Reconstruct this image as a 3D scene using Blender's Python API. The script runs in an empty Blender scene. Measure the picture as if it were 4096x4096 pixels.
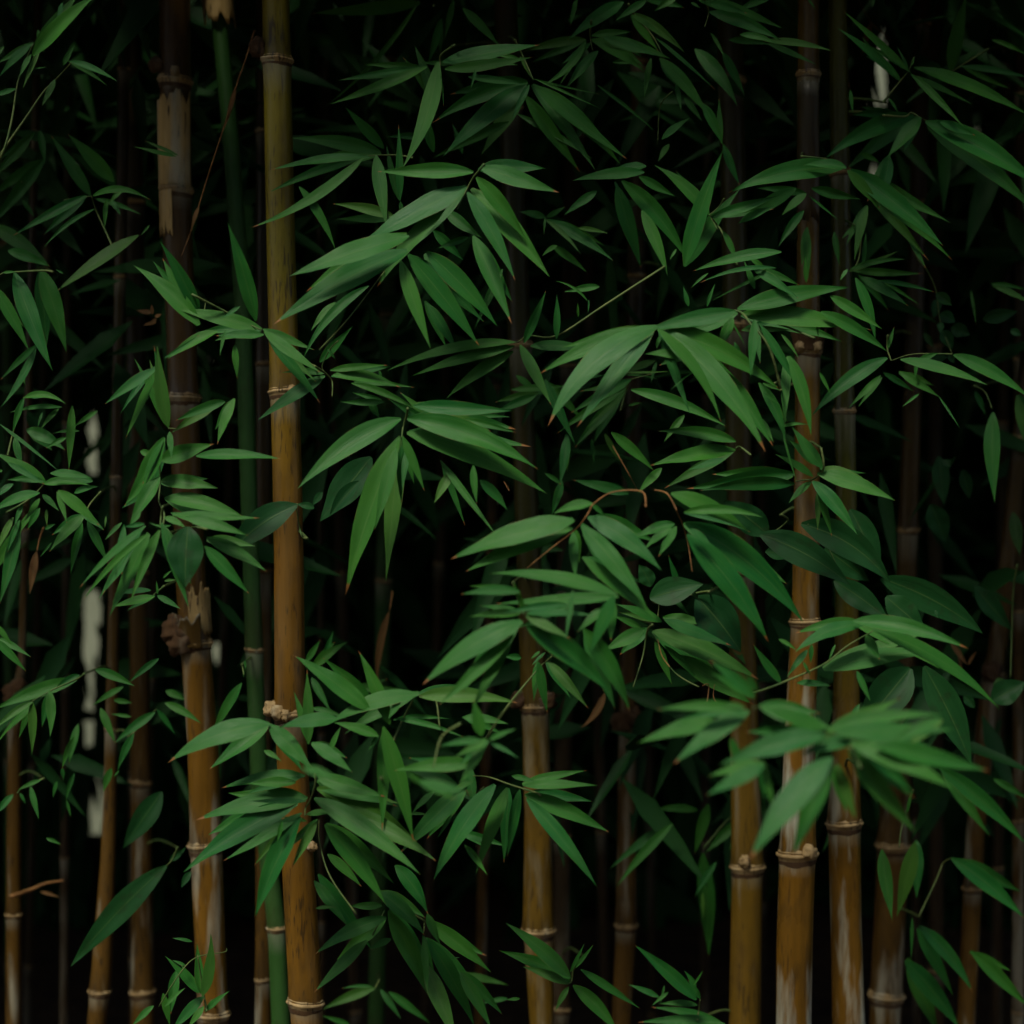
import bpy, bmesh, math, random
from mathutils import Vector, Matrix, noise
rnd = random.Random(7)

# ------------------------------------------------------------------ camera, sky, sun, exposure
scene = bpy.context.scene
COL = scene.collection
CAM_H = 1.5
HALF = math.radians(16.0)
T = math.tan(HALF)
cam = bpy.data.cameras.new('camera')
cam.sensor_width = 36.0
cam.angle = 2 * HALF
cam.clip_start = 0.05
cam.clip_end = 500
cam.dof.use_dof = True
cam.dof.focus_distance = 2.28
cam.dof.aperture_fstop = 3.5
camo = bpy.data.objects.new('camera', cam)
camo.location = (0, 0, CAM_H)
camo.rotation_euler = (math.radians(90), 0, 0)
COL.objects.link(camo)
scene.camera = camo

SUN_EL, SUN_AZ = math.radians(52), math.radians(-28)      # azimuth measured from straight behind the camera, minus = to the left
LDIR = Vector((math.sin(SUN_AZ) * math.cos(SUN_EL), -math.cos(SUN_AZ) * math.cos(SUN_EL), math.sin(SUN_EL)))
world = bpy.data.worlds.new('World')
scene.world = world
world.use_nodes = True
wn = world.node_tree
wn.nodes.clear()
sky = wn.nodes.new('ShaderNodeTexSky')
sky.sky_type = 'NISHITA'
sky.sun_disc = False
sky.sun_elevation = SUN_EL
sky.sun_rotation = math.atan2(LDIR.x, LDIR.y)
sky.dust_density = 2.5
sky.air_density = 1.0
bg = wn.nodes.new('ShaderNodeBackground')
bg.inputs['Strength'].default_value = 0.05
wo = wn.nodes.new('ShaderNodeOutputWorld')
wn.links.new(sky.outputs[0], bg.inputs[0])
wn.links.new(bg.outputs[0], wo.inputs[0])
sl = bpy.data.lights.new('sun', 'SUN')
sl.energy = 1.5
sl.angle = math.radians(12)
sl.color = (1.0, 0.94, 0.79)
so = bpy.data.objects.new('sun', sl)
so.rotation_euler = LDIR.to_track_quat('Z', 'Y').to_euler()
so.location = (-1, -2, 6)
COL.objects.link(so)
scene.view_settings.view_transform = 'Standard'
scene.view_settings.look = 'None'
scene.view_settings.gamma = 1.0
scene.view_settings.use_curve_mapping = False
scene.view_settings.exposure = 1.2
scene.cycles.use_denoising = True
scene.cycles.max_bounces = 4
scene.cycles.diffuse_bounces = 2
scene.cycles.glossy_bounces = 2
scene.cycles.transmission_bounces = 2
scene.cycles.adaptive_threshold = 0.02
scene.cycles.sample_clamp_indirect = 4.0

# ------------------------------------------------------------------ helpers
def P(x, y, d):
    """photo position (7728 units across) at distance d in front of the camera -> world point"""
    return Vector(((x - 3864) / 3864 * T * d, d, CAM_H - (y - 3864) / 3864 * T * d))

def link(o, parent=None):
    COL.objects.link(o)
    if parent is not None:
        o.parent = parent
    return o

def mesh_obj(name, verts, faces, mat, parent=None, uvs=None, smooth=True, attr=None):
    me = bpy.data.meshes.new(name)
    me.from_pydata([tuple(v) for v in verts], [], faces)
    if uvs is not None:
        uvl = me.uv_layers.new(name='UVMap')
        flat = [0.0] * (2 * len(me.loops))
        li = 0
        for f in faces:
            for vi in f:
                flat[2 * li], flat[2 * li + 1] = uvs[vi]
                li += 1
        uvl.data.foreach_set('uv', flat)
    if smooth:
        me.polygons.foreach_set('use_smooth', [True] * len(me.polygons))
    me.materials.append(mat)
    me.update()
    return link(bpy.data.objects.new(name, me), parent)

def tag(o, label=None, cat=None, group=None, kind=None):
    if label: o['label'] = label
    if cat: o['category'] = cat
    if group: o['group'] = group
    if kind: o['kind'] = kind
    return o

def empty(name, loc):
    e = bpy.data.objects.new(name, None)
    e.location = loc
    e.empty_display_size = 0.05
    return link(e)

# ------------------------------------------------------------------ materials
def mat_new(name):
    m = bpy.data.materials.new(name)
    m.use_nodes = True
    nt = m.node_tree
    nt.nodes.clear()
    return m, nt, nt.nodes, nt.links

def N(nt, kind, **kw):
    n = nt.nodes.new(kind)
    for k, v in kw.items():
        if k.startswith('i_'):
            key = k[2:]
            key = int(key) if key.isdigit() else key.replace('_', ' ')
            n.inputs[key].default_value = v
        else:
            setattr(n, k, v)
    return n

def ramp(nt, stops, interp='LINEAR'):
    r = nt.nodes.new('ShaderNodeValToRGB')
    cr = r.color_ramp
    cr.interpolation = interp
    while len(cr.elements) > 1:
        cr.elements.remove(cr.elements[-1])
    cr.elements[0].position, cr.elements[0].color = stops[0][0], stops[0][1]
    for p, c in stops[1:]:
        e = cr.elements.new(p)
        e.color = c
    return r

def mixrgb(nt, a, b, fac, blend='MIX'):
    m = nt.nodes.new('ShaderNodeMix')
    m.data_type = 'RGBA'
    m.blend_type = blend
    for sock, val in ((m.inputs[0], fac), (m.inputs[6], a), (m.inputs[7], b)):
        if isinstance(val, (int, float)):
            sock.default_value = val
        elif isinstance(val, tuple):
            sock.default_value = val
        else:
            nt.links.new(val, sock)
    return m.outputs[2]

def math_n(nt, op, a, b=None, c=None, clamp=False):
    m = nt.nodes.new('ShaderNodeMath')
    m.operation = op
    m.use_clamp = clamp
    for i, v in enumerate((a, b, c)):
        if v is None: continue
        if isinstance(v, (int, float)): m.inputs[i].default_value = v
        else: nt.links.new(v, m.inputs[i])
    return m.outputs[0]

def leaf_material(name, c_dark, c_light, rough=0.38, vein=46.0, spec=0.5, trans=0.22, tips=True, blotch=0.0, vein_mix=0.34):
    m, nt, nodes, L = mat_new(name)
    oi = N(nt, 'ShaderNodeObjectInfo')
    uv = N(nt, 'ShaderNodeUVMap')
    sep = N(nt, 'ShaderNodeSeparateXYZ')
    L.new(uv.outputs[0], sep.inputs[0])
    u, v = sep.outputs[0], sep.outputs[1]
    geo = N(nt, 'ShaderNodeNewGeometry')
    mp = N(nt, 'ShaderNodeCombineXYZ')
    L.new(math_n(nt, 'MULTIPLY', u, vein), mp.inputs[0])
    L.new(math_n(nt, 'MULTIPLY', v, 2.2), mp.inputs[1])
    L.new(math_n(nt, 'MULTIPLY', oi.outputs['Random'], 37.0), mp.inputs[2])
    vn = N(nt, 'ShaderNodeTexNoise', i_Scale=1.0, i_Detail=2.0)
    L.new(mp.outputs[0], vn.inputs['Vector'])
    pn = N(nt, 'ShaderNodeTexNoise', i_Scale=22.0, i_Detail=3.0)
    L.new(geo.outputs['Position'], pn.inputs['Vector'])
    fac = math_n(nt, 'ADD', math_n(nt, 'MULTIPLY', oi.outputs['Random'], 0.5),
                 math_n(nt, 'ADD', math_n(nt, 'MULTIPLY', pn.outputs[0], 0.55), math_n(nt, 'MULTIPLY', vn.outputs[0], 0.7)))
    fac = math_n(nt, 'SUBTRACT', fac, 0.42, clamp=True)
    col = mixrgb(nt, c_dark + (1,), c_light + (1,), fac)
    r2 = math_n(nt, 'FRACT', math_n(nt, 'MULTIPLY', oi.outputs['Random'], 53.7))
    yel = math_n(nt, 'MULTIPLY', math_n(nt, 'SUBTRACT', r2, 0.86), 2.6, clamp=True)
    col = mixrgb(nt, col, (0.085, 0.150, 0.022, 1), yel)
    vs = math_n(nt, 'SINE', math_n(nt, 'MULTIPLY', u, 95.0))
    vst = math_n(nt, 'MULTIPLY', math_n(nt, 'ADD', vs, math_n(nt, 'SUBTRACT', math_n(nt, 'MULTIPLY', vn.outputs[0], 2.4), 1.6)), 0.55, clamp=True)
    col = mixrgb(nt, col, (0.045, 0.175, 0.030, 1), math_n(nt, 'MULTIPLY', vst, vein_mix))
    # pale midrib
    mid = math_n(nt, 'ABSOLUTE', math_n(nt, 'SUBTRACT', u, 0.5))
    rib = math_n(nt, 'SUBTRACT', 1.0, math_n(nt, 'MULTIPLY', mid, 42.0), clamp=True)
    col = mixrgb(nt, col, (0.10, 0.17, 0.045, 1), math_n(nt, 'MULTIPLY', rib, 0.45))
    if blotch:
        bn = N(nt, 'ShaderNodeTexNoise', i_Scale=60.0, i_Detail=4.0)
        L.new(geo.outputs['Position'], bn.inputs['Vector'])
        br = ramp(nt, [(0.56, (0, 0, 0, 1)), (0.66, (1, 1, 1, 1))])
        L.new(bn.outputs[0], br.inputs[0])
        col = mixrgb(nt, col, (0.012, 0.03, 0.008, 1), math_n(nt, 'MULTIPLY', br.outputs[0], blotch))
    if tips:
        # dry tip and dry scraps along the margin
        rr = math_n(nt, 'FRACT', math_n(nt, 'MULTIPLY', oi.outputs['Random'], 17.31))
        thr = math_n(nt, 'SUBTRACT', 1.02, math_n(nt, 'MULTIPLY', rr, 0.11))
        thr = math_n(nt, 'SUBTRACT', thr, math_n(nt, 'MULTIPLY', math_n(nt, 'SUBTRACT', vn.outputs[0], 0.5), 0.04))
        tp = math_n(nt, 'MULTIPLY', math_n(nt, 'SUBTRACT', v, thr), 60.0, clamp=True)
        col = mixrgb(nt, col, (0.20, 0.085, 0.022, 1), tp)
        edge = math_n(nt, 'MULTIPLY', math_n(nt, 'SUBTRACT', mid, 0.487), 90.0, clamp=True)
        en = N(nt, 'ShaderNodeTexNoise', i_Scale=35.0)
        L.new(geo.outputs['Position'], en.inputs['Vector'])
        e2 = math_n(nt, 'MULTIPLY', edge, math_n(nt, 'MULTIPLY', math_n(nt, 'SUBTRACT', en.outputs[0], 0.52), 7.0, clamp=True))
        col = mixrgb(nt, col, (0.22, 0.15, 0.05, 1), e2)
    bs = N(nt, 'ShaderNodeBsdfPrincipled')
    L.new(col, bs.inputs['Base Color'])
    rg = math_n(nt, 'ADD', rough - 0.06, math_n(nt, 'MULTIPLY', vn.outputs[0], 0.16))
    L.new(rg, bs.inputs['Roughness'])
    bs.inputs['Specular IOR Level'].default_value = spec
    bump = N(nt, 'ShaderNodeBump', i_Strength=0.35, i_Distance=0.0014)
    L.new(vn.outputs[0], bump.inputs['Height'])
    L.new(bump.outputs[0], bs.inputs['Normal'])
    tr = N(nt, 'ShaderNodeBsdfTranslucent')
    L.new(mixrgb(nt, col, (0.06, 0.22, 0.02, 1), 0.4), tr.inputs[0])
    mx = N(nt, 'ShaderNodeMixShader')
    mx.inputs[0].default_value = trans
    L.new(bs.outputs[0], mx.inputs[1])
    L.new(tr.outputs[0], mx.inputs[2])
    out = N(nt, 'ShaderNodeOutputMaterial')
    L.new(mx.outputs[0], out.inputs[0])
    return m

M_LEAF = leaf_material('bamboo_leaf', (0.0016, 0.080, 0.015), (0.042, 0.160, 0.013), rough=0.42, spec=0.22, vein_mix=0.6)
M_VINE = leaf_material('vine_leaf', (0.005, 0.042, 0.011), (0.012, 0.068, 0.014), rough=0.5, spec=0.16, vein_mix=0.0, vein=9.0, tips=False, blotch=0.5)
M_MASS = None
M_DEAD = leaf_material('dead_leaf', (0.06, 0.028, 0.008), (0.17, 0.088, 0.024), rough=0.6, spec=0.2, trans=0.12, tips=False, vein_mix=0.0)

def culm_material(name, c_a, c_b, c_upper, green=0.0, gz0=0.0, gz1=1.0, bloom_sheen=0.5, dark=0.6, rough=0.3, bl_t=0.53, stain=0.55, band=0.5):
    """c_a/c_b the tan colours, c_upper mixed in from height gz0 to gz1 by 'green'"""
    m, nt, nodes, L = mat_new(name)
    geo = N(nt, 'ShaderNodeNewGeometry')
    uv = N(nt, 'ShaderNodeUVMap')
    oi = N(nt, 'ShaderNodeObjectInfo')
    sep = N(nt, 'ShaderNodeSeparateXYZ')
    L.new(geo.outputs['Position'], sep.inputs[0])
    mp = N(nt, 'ShaderNodeMapping')
    mp.inputs['Scale'].default_value = (1, 1, 0.06)
    L.new(geo.outputs['Position'], mp.inputs[0])
    n1 = N(nt, 'ShaderNodeTexNoise', i_Scale=130.0, i_Detail=4.0)      # long fibres
    L.new(mp.outputs[0], n1.inputs['Vector'])
    n2 = N(nt, 'ShaderNodeTexNoise', i_Scale=9.0, i_Detail=4.0)
    mp2 = N(nt, 'ShaderNodeMapping')
    mp2.inputs['Scale'].default_value = (2, 2, 0.6)
    L.new(geo.outputs['Position'], mp2.inputs[0])
    L.new(mp2.outputs[0], n2.inputs['Vector'])
    f = math_n(nt, 'ADD', math_n(nt, 'MULTIPLY', n1.outputs[0], 0.7), math_n(nt, 'MULTIPLY', n2.outputs[0], 0.9))
    f = math_n(nt, 'SUBTRACT', f, 0.3, clamp=True)
    col = mixrgb(nt, c_a + (1,), c_b + (1,), f)
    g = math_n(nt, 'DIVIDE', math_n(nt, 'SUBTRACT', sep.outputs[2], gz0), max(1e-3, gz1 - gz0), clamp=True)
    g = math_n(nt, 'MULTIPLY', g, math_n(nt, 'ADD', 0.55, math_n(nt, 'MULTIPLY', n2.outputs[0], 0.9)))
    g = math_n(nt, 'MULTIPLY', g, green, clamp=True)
    col = mixrgb(nt, col, c_upper + (1,), g)
    # dark fine dashes
    mp3 = N(nt, 'ShaderNodeMapping')
    mp3.inputs['Scale'].default_value = (1, 1, 0.11)
    L.new(geo.outputs['Position'], mp3.inputs[0])
    n3 = N(nt, 'ShaderNodeTexNoise', i_Scale=330.0, i_Detail=2.0)
    L.new(mp3.outputs[0], n3.inputs['Vector'])
    n4 = N(nt, 'ShaderNodeTexNoise', i_Scale=16.0, i_Detail=2.0)
    L.new(mp2.outputs[0], n4.inputs['Vector'])
    dsh = math_n(nt, 'MULTIPLY', math_n(nt, 'SUBTRACT', math_n(nt, 'ADD', n3.outputs[0], math_n(nt, 'MULTIPLY', n4.outputs[0], 0.5)), 0.84), 9.0, clamp=True)
    col = mixrgb(nt, col, (0.022, 0.014, 0.007, 1), math_n(nt, 'MULTIPLY', dsh, dark))
    # weather stains
    n6 = N(nt, 'ShaderNodeTexNoise', i_Scale=24.0, i_Detail=4.0)
    mp6 = N(nt, 'ShaderNodeMapping')
    mp6.inputs['Scale'].default_value = (1.6, 1.6, 0.5)
    mp6.inputs['Location'].default_value = (3.1, 1.7, 0.4)
    L.new(geo.outputs['Position'], mp6.inputs[0])
    L.new(mp6.outputs[0], n6.inputs['Vector'])
    st = math_n(nt, 'MULTIPLY', math_n(nt, 'SUBTRACT', n6.outputs[0], 0.5), 5.0, clamp=True)
    col = mixrgb(nt, col, (0.045, 0.026, 0.008, 1), math_n(nt, 'MULTIPLY', st, stain))
    # pale waxy patches, which also paint glossy highlights into the colour
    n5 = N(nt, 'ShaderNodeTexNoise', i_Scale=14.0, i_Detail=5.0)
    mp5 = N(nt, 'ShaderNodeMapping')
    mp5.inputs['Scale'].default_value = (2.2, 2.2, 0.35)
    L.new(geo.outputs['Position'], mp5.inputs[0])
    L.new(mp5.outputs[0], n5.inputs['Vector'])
    sheen_mask = math_n(nt, 'MULTIPLY', math_n(nt, 'SUBTRACT', n5.outputs[0], bl_t), 8.0, clamp=True)
    col = mixrgb(nt, col, (0.36, 0.36, 0.27, 1), math_n(nt, 'MULTIPLY', math_n(nt, 'MULTIPLY', sheen_mask, math_n(nt, 'SUBTRACT', 1.0, math_n(nt, 'MULTIPLY', g, 1.8), clamp=True)), bloom_sheen))
    if band:
        # powdery bloom under each joint, grime just above the next
        su = N(nt, 'ShaderNodeSeparateXYZ')
        L.new(uv.outputs[0], su.inputs[0])
        bd = math_n(nt, 'SUBTRACT', 1.0, math_n(nt, 'MULTIPLY', su.outputs[1], 9.0), clamp=True)
        bd = math_n(nt, 'MULTIPLY', bd, math_n(nt, 'MULTIPLY', math_n(nt, 'SUBTRACT', math_n(nt, 'ADD', n1.outputs[0], n6.outputs[0]), 0.62), 2.2, clamp=True))
        col = mixrgb(nt, col, (0.30, 0.30, 0.22, 1), math_n(nt, 'MULTIPLY', bd, band))
        gr = math_n(nt, 'MULTIPLY', math_n(nt, 'SUBTRACT', su.outputs[1], 0.9), 10.0, clamp=True)
        gr = math_n(nt, 'MULTIPLY', gr, math_n(nt, 'MULTIPLY', n6.outputs[0], 1.3, clamp=True))
        col = mixrgb(nt, col, (0.030, 0.019, 0.007, 1), math_n(nt, 'MULTIPLY', gr, 0.75))
    bs = N(nt, 'ShaderNodeBsdfPrincipled')
    L.new(col, bs.inputs['Base Color'])
    L.new(math_n(nt, 'ADD', rough - 0.1, math_n(nt, 'MULTIPLY', n2.outputs[0], 0.28)), bs.inputs['Roughness'])
    bs.inputs['Specular IOR Level'].default_value = 0.28
    bump = N(nt, 'ShaderNodeBump', i_Strength=0.35, i_Distance=0.0015)
    L.new(math_n(nt, 'ADD', n1.outputs[0], n3.outputs[0]), bump.inputs['Height'])
    L.new(bump.outputs[0], bs.inputs['Normal'])
    out = N(nt, 'ShaderNodeOutputMaterial')
    L.new(bs.outputs[0], out.inputs[0])
    return m

ORANGE_A, ORANGE_B, GREEN = (0.085, 0.041, 0.005), (0.205, 0.100, 0.010), (0.055, 0.085, 0.014)
OLIVE_D = (0.075, 0.047, 0.006)
M_MAIN = culm_material('culm_orange_to_olive', ORANGE_A, ORANGE_B, (0.105, 0.088, 0.006), green=1.25, gz0=1.45, gz1=2.0, bloom_sheen=0.04, stain=0.6, dark=0.8)
M_TAN = culm_material('culm_tan', ORANGE_A, ORANGE_B, OLIVE_D, green=1.15, gz0=1.15, gz1=2.0, bloom_sheen=0.95, dark=0.5, rough=0.24, bl_t=0.49, stain=0.85)
M_R2 = culm_material('culm_golden_to_green', ORANGE_A, ORANGE_B, (0.046, 0.050, 0.005), green=1.4, gz0=0.98, gz1=1.6, bloom_sheen=0.95, dark=0.4, rough=0.24, bl_t=0.49, stain=0.4)
M_LEFT = culm_material('culm_tan_to_dark_brown', ORANGE_A, ORANGE_B, (0.060, 0.033, 0.006), green=1.3, gz0=1.15, gz1=1.6, bloom_sheen=0.6, dark=0.6, rough=0.28, bl_t=0.52, stain=0.6)
M_OLIVE = culm_material('culm_olive', (0.085, 0.050, 0.006), (0.165, 0.095, 0.010), (0.026, 0.026, 0.004), green=1.5, gz0=1.05, gz1=1.6, bloom_sheen=0.3)  # upper part darkened in the colour, as if sunk in the grove's shade
M_BROWN = culm_material('culm_brown', (0.050, 0.026, 0.005), (0.125, 0.066, 0.011), (0.022, 0.018, 0.004), green=0.9, gz0=0.9, gz1=1.8, bloom_sheen=0.55, dark=0.8)
M_GREEN = culm_material('culm_green', (0.015, 0.066, 0.012), (0.032, 0.10, 0.018), GREEN, green=0.0, bloom_sheen=0.03, dark=0.3, rough=0.45, stain=0.1)
M_FAR = culm_material('culm_far', (0.020, 0.011, 0.003), (0.050, 0.029, 0.007), (0.012, 0.018, 0.004), green=0.8, gz0=0.5, gz1=2.5, bloom_sheen=0.2, dark=0.8, rough=0.6)
M_RING = culm_material('culm_node', (0.18, 0.11, 0.035), (0.45, 0.33, 0.16), GREEN, green=0.0, bloom_sheen=0.5, dark=0.9, rough=0.6, band=0)
M_SCAR = culm_material('culm_scar', (0.03, 0.016, 0.008), (0.09, 0.045, 0.014), GREEN, green=0.0, bloom_sheen=0.1, dark=0.9, rough=0.8, band=0)
M_SHEATH = culm_material('dry_sheath', (0.26, 0.16, 0.04), (0.55, 0.40, 0.17), GREEN, green=0.0, bloom_sheen=0.75, dark=0.95, rough=0.6, band=0)

def simple_mat(name, ca, cb, scale, rough=0.7, stretch=(1, 1, 1), spec=0.3, det=3.0):
    m, nt, nodes, L = mat_new(name)
    geo = N(nt, 'ShaderNodeNewGeometry')
    mp = N(nt, 'ShaderNodeMapping')
    mp.inputs['Scale'].default_value = stretch
    L.new(geo.outputs['Position'], mp.inputs[0])
    n = N(nt, 'ShaderNodeTexNoise', i_Scale=scale, i_Detail=det)
    L.new(mp.outputs[0], n.inputs['Vector'])
    r = ramp(nt, [(0.3, ca + (1,)), (0.7, cb + (1,))])
    L.new(n.outputs[0], r.inputs[0])
    bs = N(nt, 'ShaderNodeBsdfPrincipled')
    bs.inputs['Roughness'].default_value = rough
    bs.inputs['Specular IOR Level'].default_value = spec
    L.new(r.outputs[0], bs.inputs['Base Color'])
    bp = N(nt, 'ShaderNodeBump', i_Strength=0.5, i_Distance=0.01)
    L.new(n.outputs[0], bp.inputs['Height'])
    L.new(bp.outputs[0], bs.inputs['Normal'])
    out = N(nt, 'ShaderNodeOutputMaterial')
    L.new(bs.outputs[0], out.inputs[0])
    return m

M_STEM = simple_mat('green_stem', (0.035, 0.085, 0.02), (0.10, 0.13, 0.035), 40)
M_TWIG = simple_mat('brown_twig', (0.10, 0.045, 0.012), (0.24, 0.12, 0.035), 60)
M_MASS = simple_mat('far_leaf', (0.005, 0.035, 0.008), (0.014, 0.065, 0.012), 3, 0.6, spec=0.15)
M_SOIL = simple_mat('leaf_litter_soil', (0.018, 0.011, 0.006), (0.07, 0.04, 0.018), 14, 0.95)
M_ADDED_WALL = simple_mat('added_wall_pale', (0.17, 0.19, 0.13), (0.21, 0.23, 0.16), 1.3, 0.9)
# ------------------------------------------------------------------ geometry makers
def tube(name, pts, radii, mat, parent=None, sides=7, sub=5):
    """smooth tube through world points"""
    if len(pts) < 2: return None
    pp, rr = [], []
    n = len(pts)
    for i in range(n - 1):
        p0, p1, p2, p3 = pts[max(0, i - 1)], pts[i], pts[i + 1], pts[min(n - 1, i + 2)]
        for k in range(sub):
            t = k / sub
            a = 0.5 * ((2 * p1) + (p2 - p0) * t + (2 * p0 - 5 * p1 + 4 * p2 - p3) * t * t + (3 * p1 - p0 - 3 * p2 + p3) * t ** 3)
            pp.append(a)
            rr.append(radii[i] * (1 - t) + radii[i + 1] * t)
    pp.append(pts[-1]); rr.append(radii[-1])
    verts, faces = [], []
    up = Vector((0.3, 1, 0.2)).normalized()
    for i, p in enumerate(pp):
        tg = (pp[min(i + 1, len(pp) - 1)] - pp[max(i - 1, 0)])
        tg = tg.normalized() if tg.length > 1e-9 else Vector((0, 0, 1))
        a = up.cross(tg)
        a = a.normalized() if a.length > 1e-4 else Vector((1, 0, 0))
        b = tg.cross(a)
        for s in range(sides):
            th = 2 * math.pi * s / sides
            verts.append(p + (a * math.cos(th) + b * math.sin(th)) * rr[i])
    for i in range(len(pp) - 1):
        for s in range(sides):
            s2 = (s + 1) % sides
            faces.append((i * sides + s, i * sides + s2, (i + 1) * sides + s2, (i + 1) * sides + s))
    faces.append(tuple(range(sides - 1, -1, -1)))
    e = (len(pp) - 1) * sides
    faces.append(tuple(range(e, e + sides)))
    if parent is not None:
        verts = [v - parent.location for v in verts]
    return mesh_obj(name, verts, faces, mat, parent)

def prof_bamboo(t):
    t = min(1, t)
    return max(0.0, math.sin(math.pi * t ** 0.67)) ** 1.12
def prof_vine(t):
    return max(0.0, math.sin(math.pi * min(1, t) ** 0.74)) ** 1.0

def leaf_geo(B, E, w, k, bend, twist, fold, prof, segs=12, curl=0.0):
    """a leaf blade from base B to tip E; w is its width as seen, k how far the blade is turned up to the light"""
    ax = E - B
    ln = ax.length
    axn = ax.normalized()
    mid = (B + E) * 0.5
    view = (Vector((0, 0, CAM_H)) - mid).normalized()
    n = view + LDIR * k
    n = n - axn * n.dot(axn)
    n = n.normalized() if n.length > 1e-4 else view
    c = max(0.45, n.dot((view - axn * view.dot(axn)).normalized()))
    wr = 0.90 * w / c
    up = Vector((0, 0, 1))
    upp = up - axn * up.dot(axn)
    side_im = axn.cross(view).normalized()
    if side_im.z < 0 or (abs(side_im.z) < 0.12 and side_im.x < 0): side_im = -side_im
    C = mid + side_im * (bend * ln * 2) + n * (0.03 * ln)
    verts, uvs, faces = [], [], []
    cols = (-1, -0.5, 0, 0.5, 1)
    ph = rnd.random() * 6.28
    wv = rnd.uniform(0.0, 0.05) * wr
    for i in range(segs + 1):
        t = i / segs
        p = B * ((1 - t) ** 2) + C * (2 * t * (1 - t)) + E * (t * t)
        tg = ((C - B) * (2 * (1 - t)) + (E - C) * (2 * t)).normalized()
        nn = (n - tg * n.dot(tg)).normalized()
        nn = Matrix.Rotation(twist * (t - 0.4), 3, tg) @ nn
        s = tg.cross(nn)
        hw = wr * 0.5 * prof(max(t, 0.012))
        for cx in cols:
            off = fold * abs(cx) * hw - curl * hw * cx * cx
            wav = wv * math.sin(ph + t * 17 + cx * 1.3) * abs(cx)
            verts.append(p + s * (cx * hw) + nn * (off + wav))
            uvs.append((0.5 + 0.5 * cx, t))
    for i in range(segs):
        for j in range(4):
            a = i * 5 + j
            faces.append((a, a + 1, a + 6, a + 5))
    return verts, faces, uvs

def make_leaf(parent, B, E, w, k=0.5, bend=None, mat=None, prof=prof_bamboo, name='leaf', fold=None, twist=None):
    ax = E - B
    horiz = abs(ax.x) / max(1e-6, ax.length)
    if bend is None:
        bend = rnd.uniform(-0.01, 0.045) * horiz + rnd.uniform(-0.015, 0.015)
    v, f, u = leaf_geo(B, E, w, k, bend, rnd.uniform(-0.45, 0.45) if twist is None else twist,
                       rnd.uniform(0.2, 0.55) if fold is None else fold, prof, curl=rnd.uniform(0.0, 0.12))
    if parent is not None:
        v = [x - parent.location for x in v]
    return mesh_obj(name, v, f, mat or M_LEAF, parent, u)

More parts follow.
